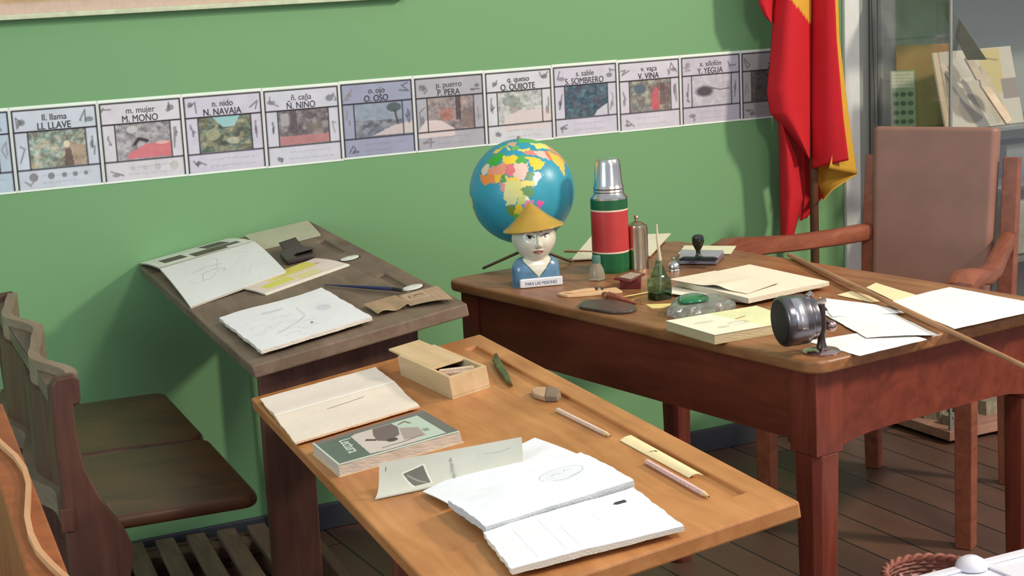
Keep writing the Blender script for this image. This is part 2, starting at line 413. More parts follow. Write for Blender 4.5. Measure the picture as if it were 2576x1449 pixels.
for x, y in ((.055, .055), (.055, TL-.055), (TW-.055, .055), (TW-.055, TL-.055)):
    h = .031; c = .012; k = .021; kc = .007
    def octo(h, c): return [(x-h+c, y-h), (x+h-c, y-h), (x+h, y-h+c), (x+h, y+h-c), (x+h-c, y+h), (x-h+c, y+h), (x-h, y+h-c), (x-h, y-h+c)]
    b = MB().box((x-h, y-h, .592), (x+h, y+h, .737)); b.prism(octo(k, kc), 0, .592, octo(h, c)); b.build('leg', WD_LEG, t, bevel=.0015, seg=1)

# ------------------------------------------------------------------ two-seat school desks with bench
def slab(b, x0, x1, y0, y1, z0, z1, rec):
    """slab with rectangular troughs (x0,x1,y0,y1,depth) in its top"""
    xs = sorted({x0, x1} | {r[0] for r in rec} | {r[1] for r in rec}); ys = sorted({y0, y1} | {r[2] for r in rec} | {r[3] for r in rec})
    def dep(xm, ym):
        for r in rec:
            if r[0] < xm < r[1] and r[2] < ym < r[3]: return r[4]
        return 0
    nx, ny = len(xs)-1, len(ys)-1
    D = [[dep((xs[i]+xs[i+1])/2, (ys[j]+ys[j+1])/2) for j in range(ny)] for i in range(nx)]
    for i in range(nx):
        for j in range(ny):
            z = z1-D[i][j]; a, c, e, g = xs[i], xs[i+1], ys[j], ys[j+1]
            b.add([(a,e,z),(c,e,z),(c,g,z),(a,g,z)], [(0,1,2,3)]); b.add([(a,e,z0),(c,e,z0),(c,g,z0),(a,g,z0)], [(3,2,1,0)])
            for (ii, jj, p, q) in ((i+1, j, (c,e), (c,g)), (i-1, j, (a,g), (a,e)), (i, j+1, (c,g), (a,g)), (i, j-1, (a,e), (c,e))):
                if 0 <= ii < nx and 0 <= jj < ny:
                    zz = z1-D[ii][jj]
                    if zz < z: b.add([(p[0],p[1],zz),(q[0],q[1],zz),(q[0],q[1],z),(p[0],p[1],z)], [(0,1,2,3)])
                else: b.add([(p[0],p[1],z0),(q[0],q[1],z0),(q[0],q[1],z),(p[0],p[1],z)], [(0,1,2,3)])
def school_desk(label, F, SF, Lg, zhi, sl, rec, topm, panelm, panels, bench_y, thick=.022):
    t = thing('school_desk', label, 'desk', F)
    Sl = F.inverted() @ SF; Wd = .428; tn = math.tan(sl)
    b = MB(); slab(b, -Wd, 0, 0, Lg, -thick, 0, rec)
    b.v = [(x*(1+bench_y*(1-y/Lg)*2) if x < -.4 else x, y, z) for x, y, z in b.v]
    o = b.build('desk_top', topm, t, M=Sl, bevel=0)
    bm = bmesh.new(); bm.from_mesh(o.data); bmesh.ops.remove_doubles(bm, verts=bm.verts, dist=1e-5); bmesh.ops.recalc_face_normals(bm, faces=bm.faces); bm.to_mesh(o.data); bm.free()
    md = o.modifiers.new('bevel', 'BEVEL'); md.width = .005; md.segments = 2; md.limit_method = 'ANGLE'
    zt = lambda x: zhi+x*tn-thick-.0012
    for y0, prof in panels:
        b = MB().at(Matrix.Translation((0, y0+.025, 0)) @ Matrix.Rotation(PI/2, 4, 'X'))
        b.prism([(x, z if z < .7 else zt(x)) for x, z in prof], 0, .025)
        b.build('side_panel', panelm, t, bevel=.003)
        MB().box((-.70, y0-.003, 0), (-.05, y0+.028, .055)).build('floor_runner', panelm, t, bevel=.006)
    MB().box((-.15, panels[0][0]+.025, zhi-.19), (-.09, Lg-.07, zhi-.178)).build('book_shelf', panelm, t)
    MB().box((-.09, panels[0][0]+.025, zhi-.19), (-.075, Lg-.07, zt(-.09)-.004)).build('back_board', panelm, t)
    MB().box((-.125, .07, .055), (-.10, Lg-.045, .108)).build('foot_rail', panelm, t, bevel=.004)
    # foot slats
    n = 6
    for k in range(n):
        x = -.602+.0755*k; MB().box((x, .10, .058), (x+.046, Lg-.06, .076)).build('foot_slat', WD_SLAT, t, bevel=.003)
    for y in (.16, Lg*.5, Lg-.14): MB().box((-.62, y, .04), (-.12, y+.05, .058)).build('slat_bearer', WD_SLAT, t)
    return t
Lg_E = 1.232
t = school_desk('worn grey two-seat school desk by the green wall with attached walnut bench', E0, ES, 1.232, .815, sE,
                [(-.052, -.036, .22, .42, .006), (-.052, -.036, .73, .93, .006)], WD_GREY, WD_DARK, [(.045, [(-.377, 0), (-.288, 0), (-.288, .58), (-.27, .62), (-.09, .63), (-.09, .8), (-.377, .8)]), (Lg_E-.07, [(-.145, 0), (-.075, 0), (-.075, .8), (-.145, .8)])], -.03, .024)
E1 = t
# porcelain inkwells let into the top
for px, py in ((880, 651), (1038, 725)):
    p = loc(ES, px, py); M = E0.inverted() @ ES @ Matrix.Translation((p.x, p.y, 0))
    MB().lathe([(0, .0002), (.0235, .0002), (.0235, .0012), (.020, .0012)], 32).build('inkwell_shade_ring', mat_plain('inkwell_shadow_gap', (34, 26, 22), .7), t, M=M)  # dark ring painted as the shade in the gap round the porcelain
    MB().lathe([(0, .0009), (.0205, .0009), (.0205, .0022), (.018, .0028), (.004, .0026), (.0035, .001), (0, .001)], 32).build('inkwell', PORC, t, M=M, smooth=True)
# bench of the walled desk: two seats, two scrolled ends, serpentine back rail
def strip(b, xs0, xs1, ys, z0, z1):
    b.prism([(x, y) for x, y in zip(xs0, ys)]+[(x, y) for x, y in zip(xs1, ys)][::-1], z0, z1); return b
def wave(y, amp, per, ph): return amp*math.cos(2*PI*(y-ph)/per)+.25*amp*math.sin(4*PI*(y-ph)/per)
RB = Matrix.Translation((-.69, 0, 0)) @ Matrix.Rotation(math.radians(2.6), 4, 'Z') @ Matrix.Translation((.69, 0, 0))
def bench_walnut(t):
    for a, c in ((.052, .482), (.494, .925)):
        MB().prism(rrect(-.665, a, -.385, c, .03), .474, .5).build('seat', WD_SEAT, t, M=RB, bevel=.010, seg=3)
    prof = [(-.73, 0), (-.60, 0), (-.615, .1), (-.63, .26), (-.630, .40), (-.619, .448), (-.632, .486), (-.665, .542), (-.689, .602), (-.697, .66), (-.697, .716), (-.685, .718), (-.684, .757), (-.692, .768), (-.722, .766), (-.732, .752), (-.735, .644), (-.730, .53)]
    for y in (.018, .90):
        b = MB().at(Matrix.Translation((0, y+.03, 0)) @ Matrix.Rotation(PI/2, 4, 'X')); b.prism(prof, 0, .03)
        e = b.build('bench_end', WD_DARK, t, M=RB, bevel=.004, seg=2)
        MB().box((-.738, y-.004, .50), (-.716, y, .54)).build('tenon', WD_DARK, e, bevel=.001)
    for y0, y1 in ((.046, .90),):
        ys = [y0+(y1-y0)*i/90 for i in range(91)]
        w = [wave(y, .018, .435, .03) for y in ys]
        strip(MB(), [-.702+q for q in w], [-.722+q for q in w], ys, .712, .768).build('back_rail', WD_RAIL, t, M=RB, smooth=True)
        strip(MB(), [-.716+q for q in w], [-.735]*91, ys, .722, .752).build('rail_backing', WD_GREY, t, M=RB)
        strip(MB(), [-.712+q*.6 for q in w], [-.738+q*.6 for q in w], ys, .56, .722).build('backrest', WD_DARK, t, M=RB, smooth=True)
        strip(MB(), [-.715+q for q in w], [-.757+q for q in w], ys, .52, .56).build('lower_back_rail', WD_GREY, t, M=RB, smooth=True)
    MB().box((-.71, .05, .43), (-.66, .90, .474)).build('seat_rail', WD_DARK, t, M=RB, bevel=.003)
bench_walnut(E1)
t = school_desk('honey-coloured two-seat school desk nearest the camera with pencil groove and notebooks', D0, DS, 1.096, .76, sD,
                [(-.052, -.034, .075, 1.03, .006)], WD_FRONT, WD_FRONTD, [(.40, [(-.388, 0), (-.06, 0), (-.06, .8), (-.388, .8)]), (.86, [(-.145, 0), (-.075, 0), (-.075, .8), (-.145, .8)])], .016, .022)
D1 = t
ys = [.0+1.05*i/100 for i in range(101)]
MB().prism([(-.832, 0), (-.832, 1.05), (-.876, 1.05), (-.876, 0)], .50, .760).build('backrest', WD_ORANGE, t, bevel=.004)
sp = [loc(D0, *a, .766) for a in ((-60, 1040), (-25, 1085), (0, 1112), (40, 1148), (62, 1180), (72, 1215), (70, 1262), (68, 1300), (78, 1345), (98, 1385), (130, 1420), (165, 1452), (200, 1500), (240, 1580))]
b = MB(); b.prism([(p.x-.0035, p.y) for p in sp]+[(p.x+.0035, p.y) for p in sp][::-1], .7602, .768)
b.build('serpentine_moulding', mat_wood('tan_moulding_wood', (196, 138, 98), (222, 168, 126), 'Y'), t, smooth=True)
for y in (.0, 1.02):
    MB().box((-.870, y, 0), (-.838, y+.03, .51)).build('bench_end', WD_ORANGE, t, bevel=.004)
# ------------------------------------------------------------------ the framed chart at the top left
t = thing('framed_chart', 'old beige wall chart in a thin pale frame hanging high on the green wall', 'wall chart', WALLF @ Matrix.Translation((1.05, 1.343, 0)))
b = MB()
b.box((-.70, 0, .012), (.648, .012, .034)).box((-.70, .60, .012), (.648, .612, .034)).box((-.70, .012, .012), (-.688, .60, .034)).box((.636, .012, .012), (.648, .60, .034))
b.build('frame', mat_plain('pale_frame_paint', (198, 202, 170), .5, var=.12, scale=50), t, bevel=.002)
MB().box((-.65, .06, 0), (.60, .55, .014)).build('backing_board', WD_DARK, t)
cv = Cv(132.4, 58.8, 260, 60, (196, 162, 122)); cv.noise(.12, .35, 4).noise(.5, .2, 5, (150, 110, 80))
cv.rect(0, 0, 132.4, 2.2, (206, 178, 160)).rect(0, 2.0, 132.4, 2.5, (96, 60, 34)); cv.noise(1.5, .12, 8)
sheet('chart_paper', [(-.688, .012, 0), (.636, .012, 0), (.636, .60, 0), (-.688, .60, 0)], cv, .002, .016, parent=t)

# ------------------------------------------------------------------ the frieze of alphabet cards along the wall
INKD = (52, 46, 52)
def card(k, lo, up, cols, base, label, extra, tone=1.0, seed=0):
    w, h = 20.0, 19.7
    t = thing('alphabet_card', label, 'picture card', WALLF @ Matrix.Translation((.6995+.2017*k, .949, 0)), 'alphabet cards pasted in a row on the green wall')
    cv = Cv(w, h, 110, 108, (232, 236, 226)); r = random.Random(seed)
    cv.rect(.35, .5, w-.35, h-.75, base)
    cv.noise(.35, .10, seed+2)
    n0 = cv.C.copy()
    cv.painting(3.7, 5.2, 16.6, 13.6, cols, seed+3, .55)
    extra(cv)
    # corner sketches and side drawings
    for (cx, cy, rx, ry) in ((2.4, 16.2, 1.6, 1.6), (17.4, 16.4, 1.7, 1.8), (2.0, 9.4, .8, 3.0), (18.1, 9.4, .7, 3.0), (3.2, 2.2, 1.7, 1.2)):
        c = [(110, 104, 108), (86, 80, 84), (140, 130, 130), (76, 78, 76)][r.randrange(4)]
        P = [(cx+rx*r.uniform(-1, 1), cy+ry*r.uniform(-1, 1)) for _ in range(4)]
        cv.line(P, .35, c, .75)
        if r.random() < .7: cv.ell(cx+rx*r.uniform(-.3, .3), cy+ry*r.uniform(-.5, .5), rx*r.uniform(.35, .7), ry*r.uniform(.25, .5), c, .65)
    cv.writing(6.0, .9, 17.5, 4.2, 2, (110, 108, 112), .55, .14, seed, .6)
    for P in ([(.5, .6), (.5, h-.95), (w-.5, h-.95), (w-.5, .6)],): cv.line(P, .42, INKD)
    cv.line([(.5, 13.75), (w-.5, 13.75)], .4, INKD); cv.line([(.5, 4.95), (w-.5, 4.95)], .4, INKD)
    cv.line([(3.55, 4.95), (3.55, 13.75)], .32, INKD); cv.line([(16.75, 4.95), (16.75, 13.75)], .32, INKD)
    cv.rect(0, h-.62, w, h, (236, 242, 230)); cv.rect(0, 0, w, .42, (236, 242, 230)); cv.rect(0, 0, .3, h, (226, 228, 222)); cv.rect(w-.3, 0, w, h, (226, 228, 222))
    dz = r.uniform(-.0012, .0012)
    sheet('card', [(0, dz, 0), (.2012, dz, 0), (.2012, .197+dz, 0), (0, .197+dz, 0)], cv, .0012, .0004*(1+k % 2), parent=t, edge=(225, 225, 215))
    if lo: text(lo, .021, None, .100, .1615+dz, .0026, (88, 82, 88), 'lettering', t, xs=.92)
    if up: text(up, .023, None, .098, .1410+dz, .0026, (62, 56, 62), 'lettering', t, xs=.85)
def ex_ll(c): c.poly([(11.5, 5.2), (16.6, 5.2), (16.6, 9.5), (13, 11), (11.6, 9)], (176, 140, 120), .6).ell(12.2, 10.3, .7, .8, (226, 206, 180)).poly([(11.3, 5.2), (13.6, 5.2), (13, 9.4), (11.8, 9.2)], (92, 76, 74), .8); [c.ell(x, 3.2, q, q, (120, 114, 116), .8) for x, q in ((4, 1.0), (8, .8), (11, .6), (13.5, .6), (16, .5))]
def ex_m(c): c.poly([(6, 5.3), (16.6, 5.3), (16.6, 8.8), (10.5, 8.6), (6.5, 6.8)], (214, 118, 124), .9).ell(14.6, 8.7, 1.6, .35, (226, 176, 170)).ell(7.6, 12.3, 1.3, .9, (196, 192, 190)).line([(8, 8.8), (9, 10), (11, 9.4)], .8, (70, 66, 68)); [c.ell(x, 3.0, q, q, (186, 184, 180), .8) for x, q in ((7, .5), (10, .6), (13, .8), (17, 1.1))]
def ex_n(c): c.poly([(7, 13.6), (14, 13.6), (12.6, 11.2), (9.6, 11)], (160, 204, 208), .85).ell(7, 9.4, 1.8, 1.4, (188, 186, 150), .5).ell(12, 7.6, 1.6, .8, (200, 196, 176), .6)
def ex_nn(c): c.rect(3.7, 5.2, 16.6, 7.4, (196, 132, 132), .75).rect(6.6, 8, 8.4, 13.6, (92, 80, 88), .8).rect(4.2, 10, 6.2, 13, (176, 172, 176), .8).ell(12, 12, 1, .9, (96, 88, 88), .8).rect(11.2, 8, 15, 10.2, (130, 118, 104), .6)
def ex_o(c): c.poly([(3.7, 9.5), (16.6, 9.0), (16.6, 13.6), (3.7, 13.6)], (160, 172, 190), .6).ell(14.4, 12.2, 2.0, 1.2, (78, 88, 88), .85).line([(14.6, 11.5), (15.2, 8.2)], .5, (84, 74, 74)).poly([(8, 5.3), (20, 5.3), (20, 8.4), (14, 7.6)], (214, 198, 194), .8)
def ex_p(c): c.rect(11.6, 7.6, 13, 13.6, (78, 68, 72), .85).ell(9, 9.2, 2.0, 1.8, (176, 108, 92), .6).rect(13.4, 5.4, 16.6, 10, (130, 108, 104), .7).poly([(0.6, 5.2), (3, 8.0), (7, 7.8), (11, 5.4), (11, 3.5), (.6, 3.5)], (222, 204, 200), .9)
def ex_q(c): c.ell(7.6, 11.2, 2.6, 1.4, (112, 122, 112), .6).ell(8.6, 8.8, 1.8, 1.2, (138, 128, 122), .6).poly([(5, 3.4), (5.6, 7), (10, 8.6), (19.4, 8.4), (19.4, 3.4)], (220, 204, 202), .88)
def ex_s(c): c.poly([(12, 4.6), (13.4, 6.6), (16.8, 8.4), (19.4, 8.6), (19.4, 4.6)], (206, 202, 212), .95)
def ex_v(c): c.poly([(10.4, 5.4), (13, 5.4), (12.8, 11), (11.8, 12), (10.6, 9.5)], (204, 92, 104), .85).ell(7, 11.4, 1.9, 1.3, (88, 104, 118), .8).rect(13.2, 6.6, 16.5, 12.6, (110, 78, 84), .6)
def ex_y(c): c.rect(3.7, 5.2, 16.6, 13.6, (196, 190, 198), .55).ell(7.8, 9.2, 2.9, 1.5, (62, 56, 64), .9, .5).line([(10, 10), (13, 9.3), (16, 9.5)], .3, (92, 86, 92))
BASE = (204, 200, 212)
cards = [
 ('', '', [(120, 150, 180), (90, 110, 140), (180, 190, 210)], (184, 196, 210), 'pale blue alphabet card cut by the left edge of the picture', lambda c: None),
 ('ll. llama', 'LL LLAVE', [(176, 188, 176), (104, 132, 108), (196, 176, 150), (84, 84, 84)], (202, 206, 216), 'alphabet card headed LL LLAVE with a leafy scene', ex_ll),
 ('m. mujer', 'M. MONO', [(160, 152, 156), (120, 116, 120), (196, 190, 192)], (212, 206, 212), 'alphabet card headed M. MONO with a pinkish-red tablecloth', ex_m),
 ('n. nido', 'N. NAVAJA', [(120, 132, 118), (84, 104, 96), (176, 164, 132), (70, 66, 62)], (204, 198, 212), 'alphabet card headed N. NAVAJA with a patch of blue sky', ex_n),
 ('ñ. caña', 'Ñ. NIÑO', [(128, 118, 122), (168, 160, 164), (92, 82, 84)], (206, 204, 214), 'alphabet card headed Ñ. NIÑO with a classroom scene above a pink band', ex_nn),
 ('o. ojo', 'O. OSO', [(120, 124, 138), (84, 86, 96), (158, 156, 160)], (158, 160, 182), 'dark bluish alphabet card headed O. OSO', ex_o),
 ('p. puerro', 'P. PERA', [(150, 140, 142), (110, 96, 92), (186, 160, 150)], (176, 172, 180), 'alphabet card headed P. PERA with a torn pinkish patch', ex_p),
 ('q. queso', 'Q. QUIJOTE', [(188, 192, 188), (132, 142, 132), (208, 200, 196)], (212, 210, 214), 'alphabet card headed Q. QUIJOTE, faded pale pink, above the globe', ex_q),
 ('s. sable', 'S. SOMBRERO', [(74, 98, 112), (52, 72, 88), (110, 136, 142), (96, 86, 98)], (206, 200, 212), 'alphabet card headed S. SOMBRERO with a dark teal picture', ex_s),
 ('v. vaca', 'V. VIÑA', [(140, 142, 138), (96, 104, 104), (184, 172, 150), (120, 90, 90)], (210, 202, 212), 'alphabet card headed V. VIÑA with a red figure', ex_v),
 ('x. xilofón', 'Y. YEGUA', [(200, 194, 202), (170, 164, 172), (150, 142, 152)], (196, 188, 200), 'alphabet card with a dark blot in a pale picture, next to last before the flag', ex_y),
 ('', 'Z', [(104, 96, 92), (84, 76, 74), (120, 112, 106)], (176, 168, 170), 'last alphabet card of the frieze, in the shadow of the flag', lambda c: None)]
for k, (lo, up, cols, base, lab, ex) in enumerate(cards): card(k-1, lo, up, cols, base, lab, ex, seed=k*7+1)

# ------------------------------------------------------------------ flag on its pole
def atY(px, py, Y):
    d = CF+CR*((px-CX)/FPX)-CU*((py-CY)/FPX); return CPOS+d*(Y/d.y)
YF = 3.80
pf = atY(2050, 640, YF+.03)
t = thing('flag', 'red and yellow flag hanging in folds from a dark pole beside the white door jamb', 'flag', Matrix.Translation((pf.x, pf.y, 0)))
MB().lathe([(0, 0), (.075, 0), (.075, .012), (.04, .03), (.02, .04), (0, .04)], 32).build('base', WD_DARK, t, smooth=True)
MB().lathe([(0, .035), (.0125, .035), (.0125, 1.95), (0, 1.95)], 20).build('pole', mat_wood('flag_pole_wood', (72, 44, 26), (100, 64, 40), 'Z'), t, smooth=True)
RED, YEL = (196, 38, 46), (216, 164, 62)
o0 = Vector((pf.x, pf.y, 0))
def ribbon(b, lf, rt, Yl, Yr, bulge, colf, n=18, m=14):
    """cloth strip between two edges given on the photo, at real depths Yl..Yr"""
    def samp(P, q):
        k = q*(len(P)-1); i = min(int(k), len(P)-2); f = k-i; return (P[i][0]*(1-f)+P[i+1][0]*f, P[i][1]*(1-f)+P[i+1][1]*f)
    vs = []; cs = []; NR = n*3
    for j in range(NR+1):
        l = samp(lf, j/NR); r = samp(rt, j/NR)
        for i in range(m+1):
            f = i/m; px = l[0]*(1-f)+r[0]*f; py = l[1]*(1-f)+r[1]*f
            y = Yl*(1-f)+Yr*f-bulge*math.sin(PI*f)
            vs.append(atY(px, py, y)-o0); cs.append(S(colf(px, py)))
    b.add(vs, [(j*(m+1)+i, j*(m+1)+i+1, (j+1)*(m+1)+i+1, (j+1)*(m+1)+i) for j in range(NR) for i in range(m)], cs)
b = MB()
yel_tri = lambda px, py: YEL if (py-0 < (px-1990)*1.18 and px < 2046) else RED
ribbon(b, [(2006, -420), (1975, -200), (1958, -70), (1945, 40), (1937, 150), (1929, 230), (1937, 285), (1985, 340), (2034, 397)], [(2045, -420), (2044, -200), (2043, -70), (2042, 40), (2041, 150), (2040, 230), (2039, 285), (2038, 340), (2037, 399)], YF+.02, YF+.015, .05, yel_tri, 30, 26)
ribbon(b, [(2043, -420), (2041, -70), (2040, 100), (2040, 300), (2043, 424)], [(2068, -420), (2098, -70), (2105, 100), (2122, 300), (2135, 403)], YF+.02, YF-.06, .015, lambda x, y: RED)
ribbon(b, [(2060, -420), (2092, -70), (2100, 100), (2116, 300), (2085, 424)], [(2076, -420), (2106, -70), (2112, 100), (2136, 300), (2156, 438)], YF-.04, YF-.02, .0, lambda x, y: YEL)
ribbon(b, [(2036, 396), (2048, 440), (2060, 470), (2069, 500)], [(2140, 404), (2156, 438), (2122, 460), (2094, 478), (2072, 503)], YF+.06, YF-.02, -.01, lambda x, y: YEL)
ribbon(b, [(1957, 290), (1960, 380), (1962, 500), (1964, 606)], [(1972, 318), (2006, 400), (2020, 500), (1992, 612)], YF+.045, YF+.03, .035, lambda x, y: RED)
ribbon(b, [(1966, 312), (2000, 392), (2014, 480), (2012, 556)], [(2040, 392), (2050, 430), (2068, 498), (2030, 548)], YF+.05, YF+.085, -.02, lambda x, y: RED)
ribbon(b, [(1990, -420), (1905, -70), (1909, 10), (1924, 42), (1940, 57)], [(2030, -420), (1960, -70), (1948, 10), (1945, 40), (1942, 58)], YF+.01, YF+.03, .02, lambda x, y: RED)
fm_ = mat_print('flag_cloth', .85, .15); 
o = b.build('flag_cloth', fm_, t, smooth=True, solid=.0012)

# ------------------------------------------------------------------ glass display cabinet on the right
XC, YC = 3.165, 3.575; XW, YD = 1.1, .345
t = thing('display_cabinet', 'tall glass display cabinet with grey metal frame against the far right wall', 'cabinet', Matrix.Translation((XC, YC, 0)))
ALU = mat_plain('grey_metal_frame', (158, 160, 158), .4, .6, var=.05)
GL = mat_glass('cabinet_glass', (.96, .97, .96), .05, .08)
for x, y in ((0, 0), (0, YD-.03), (XW, 0), (XW, YD-.03)):
    q = .008 if (x == 0 and y == 0) else .026
    MB().box((x, y, .04), (x+q, y+q, 2.0)).build('corner_post', ALU, t, bevel=.001)
MB().box((-.01, -.01, .012), (XW+.03, YD, .040)).build('bottom_board', mat_wood('cabinet_base_wood', (150, 104, 88), (184, 140, 120), 'X'), t, bevel=.002)
for x, y in ((.03, .03), (XW-.06, .03), (.03, YD-.06), (XW-.06, YD-.06)): MB().box((x, y, 0), (x+.03, y+.03, .012)).build('foot', BLACK, t)
SHELF = mat_glass('shelf_glass', (.80, .86, .83), .2, .1)
for z in (.50, .72, .885, 1.265): MB().box((.009, .008, z), (XW, YD-.03, z+.008)).build('shelf', ALU if z in (.72, .50, .885) else SHELF, t)
MB().box((.001, .012, .5), (.005, YD-.03, 1.98)).build('side_pane', GL, t)
MB().box((.012, .001, .5), (XW, .005, 1.98)).build('front_pane', GL, t)
MB().box((0, 0, 1.98), (XW+.026, YD, 2.01)).build('top_board', ALU, t)
MB().box((.0, YD-.004, .04), (XW, YD-.001, 1.98)).build('back_panel', mat_plain('grey_back_panel', (150, 154, 150), .6, var=.1, scale=4), t)
def cab(x, y, z): return Matrix.Translation((XC+x, YC+y, z))
zs = .8935
cv = Cv(16, 30, 30, 40, (168, 128, 84)); cv.noise(.3, .2, 3)
o = tag(sheet('brown_folder', [(0, 0, 0), (.16, 0, 0), (.16, .235, .0), (0, .235, .0)], cv, .012, 0, edge=(150, 112, 74), M=cab(.040, .275, zs) @ Matrix.Rotation(math.radians(-27), 4, 'Z') @ Matrix.Rotation(math.radians(86), 4, 'X')), 'plain brown cardboard folder standing upright inside the glass cabinet', 'folder')
cv = Cv(7, 20, 42, 110, (150, 164, 132)); cv.rect(.5, 14, 6.5, 19.5, (206, 202, 180)).writing(.8, 14.4, 6.3, 19, 4, (120, 120, 100), .6, .2, 4)
for j in range(4):
    for i in range(3): cv.ell(1.4+2.1*i, 2+3.2*j, .85, .85, (66, 78, 62))
o = tag(sheet('spotted_card', [(0, 0, 0), (.07, 0, 0), (.07, .165, 0), (0, .165, 0)], cv, .003, 0, M=cab(.012, .265, zs) @ Matrix.Rotation(math.radians(-34), 4, 'Z') @ Matrix.Rotation(math.radians(82), 4, 'X')), 'greenish card with rows of dark round spots inside the cabinet', 'card')
cv = Cv(30, 24, 120, 96, (206, 196, 180)); cv.rect(0, 0, 2.0, 24, (214, 190, 164)).rect(2.0, 0, 2.3, 24, (170, 150, 130))
cv.ell(6, 12, 3.5, 8, (156, 142, 124)).ell(11, 6, 5, 4.5, (140, 126, 108)).line([(3, 20), (9, 9), (16, 3)], 1.6, (222, 208, 188)).line([(6, 14), (14, 12), (22, 2)], 1.4, (216, 200, 178)).line([(9, 15), (13, 15)], 1.0, (226, 214, 196)).rect(17, 10, 25, 23.5, (206, 186, 120)).line([(19, 21), (24, 20)], .5, (150, 130, 70)).rect(24, 8, 30, 14, (150, 134, 124))
o = tag(sheet('illustrated_poster', [(0, 0, 0), (.31, 0, 0), (.31, .225, 0), (0, .225, 0)], cv, .006, 0, M=cab(.024, .05, zs) @ Matrix.Rotation(math.radians(4), 4, 'Z') @ Matrix.Rotation(math.radians(76), 4, 'X')), 'cream and yellow illustrated poster with wooden tool shapes behind the front glass', 'poster')
# real wooden tools leaning in front of the poster
tw = mat_wood('bleached_tool_wood', (190, 166, 140), (216, 196, 170), 'Z')
for nm, lab, a, c, wdt in (('wooden_lath', 'pale wooden lath leaning left of centre in front of the cream poster', (.08, .03, .205), (.20, .02, .012), .014), ('wooden_clamp', 'pale notched wooden clamp leaning beside the lath in the cabinet', (.135, .035, .175), (.215, .02, .010), .011)):
    P0 = Vector(a); P1 = Vector(c); d = (P1-P0); L_ = d.length
    M = cab(0, 0, zs) @ Matrix.Translation(P0) @ frame((0, 0, 0), d, (0, -1, 0.2)).to_4x4()
    b = MB(); b.prism([(0, -wdt*.6), (L_*.3, -wdt), (L_*.34, -wdt*.4), (L_*.4, -wdt), (L_, -wdt*.8), (L_, wdt*.8), (L_*.12, wdt), (0, wdt*.4)], 0, .008)
    tag(b.build(nm, tw, None, M, bevel=.0015), lab, 'wooden tool')
cv = Cv(20, 15, 20, 16, (84, 112, 150)); cv.noise(.4, .3, 5).rect(0, 0, 20, 4, (150, 150, 140))
tag(sheet('blue_box', [(0, 0, 0), (.16, 0, 0), (.16, .12, 0), (0, .12, 0)], cv, .10, 0, M=cab(.30, .10, .7285), edge=(84, 112, 150)), 'blue box on the middle cabinet shelf behind the armchair back', 'box')
tag(MB().prism(rrect(0, 0, .22, .2, .01), 0, .16).build('grey_tray', mat_plain('grey_card', (176, 172, 160), .6), None, cab(.27, .05, .5085), bevel=.01), 'pale grey box on the lower cabinet shelf behind the armchair', 'box')
cv = Cv(24, 36, 40, 60, (160, 164, 160)); cv.noise(.25, .15, 6).rect(0, 12, 24, 12.5, (130, 134, 130)).rect(0, 24, 24, 24.4, (134, 138, 134)).ell(14, 14, 4, 5, (120, 118, 122), .7, .8)
tag(sheet('grey_print', [(0, 0, 0), (.24, 0, 0), (.24, .36, 0), (0, .36, 0)], cv, .002, 0, M=cab(.0, .325, zs+.01) @ Matrix.Rotation(math.radians(88), 4, 'X')), 'grey printed panel leaning at the back of the cabinet', 'print')
tag(MB().prism([(0, 0), (.03, .0), (.14, -.155), (.085, -.155)], 0, .003).build('dark_strip', mat_plain('olive_strip', (98, 96, 84), .7), None, cab(.012, .06, 1.25) @ Matrix.Rotation(math.radians(-62), 4, 'Z') @ Matrix.Rotation(math.radians(86), 4, 'X')), 'dark olive strip slanting inside the left cabinet side', 'strap')  # thin dark strip slanting down behind the side glass
ST = mat_plain('dusty_stone', (140, 128, 108), .9, var=.25, scale=60, bump=.6)
for i, (x, y, sx, sy, sz, rz, lab) in enumerate(((.03, .03, .05, .05, .028, .2, 'pale stone block at the front left corner of the cabinet floor'), (.10, .05, .06, .06, .05, -.3, 'larger mottled stone beside the corner block on the cabinet floor'), (.035, .11, .07, .06, .055, .5, 'dull olive stone behind the corner block on the cabinet floor'), (.19, .06, .07, .07, .04, .1, 'brown stone furthest right on the cabinet floor'), (.04, .21, .06, .06, .045, .2, 'small dark stone deepest on the cabinet floor'))):
    b = MB(); rr = random.Random(i)
    b.prism([(px+rr.uniform(-.005, .005), py+rr.uniform(-.005, .005)) for px, py in rrect(-sx/2, -sy/2, sx/2, sy/2, .008, 3)], 0, sz, [(px*.86+rr.uniform(-.004, .004), py*.86) for px, py in rrect(-sx/2, -sy/2, sx/2, sy/2, .008, 3)])
    tag(b.build('stone_block', ST, None, cab(x+sx/2, y+sy/2, .040) @ Matrix.Rotation(rz, 4, 'Z'), bevel=.004), lab, 'stone', 'stones on the cabinet floor')

# ------------------------------------------------------------------ armchair behind the teacher's desk
CHF = frame((2.62, 2.905, 0), (.866, .5, 0))
t = thing('armchair', 'wooden armchair with high brown leather back standing behind the teacher desk', 'armchair', CHF)
LEA = mat_plain('brown_leather', (146, 104, 90), .5, var=.10, scale=9, bump=.25)
for y in (0, .51): MB().prism([(-.020, y-.02), (.022, y-.02), (.022, y+.02), (-.020, y+.02)], 0, .632, [(-.026, y-.022), (.026, y-.022), (.026, y+.022), (-.026, y+.022)]).build('front_leg', WD_CHAIR, t, bevel=.003)
for y, sgn in ((.055, -1), (.425, 1)):
    b = MB().at(Matrix.Translation((0, y+.02, 0)) @ Matrix.Rotation(PI/2, 4, 'X')); b.prism([(.50, 0), (.535, 0), (.505, .42), (.555, .865), (.520, .868), (.465, .44)], 0, .04); b.build('back_stile', WD_CHAIR, t, bevel=.003)
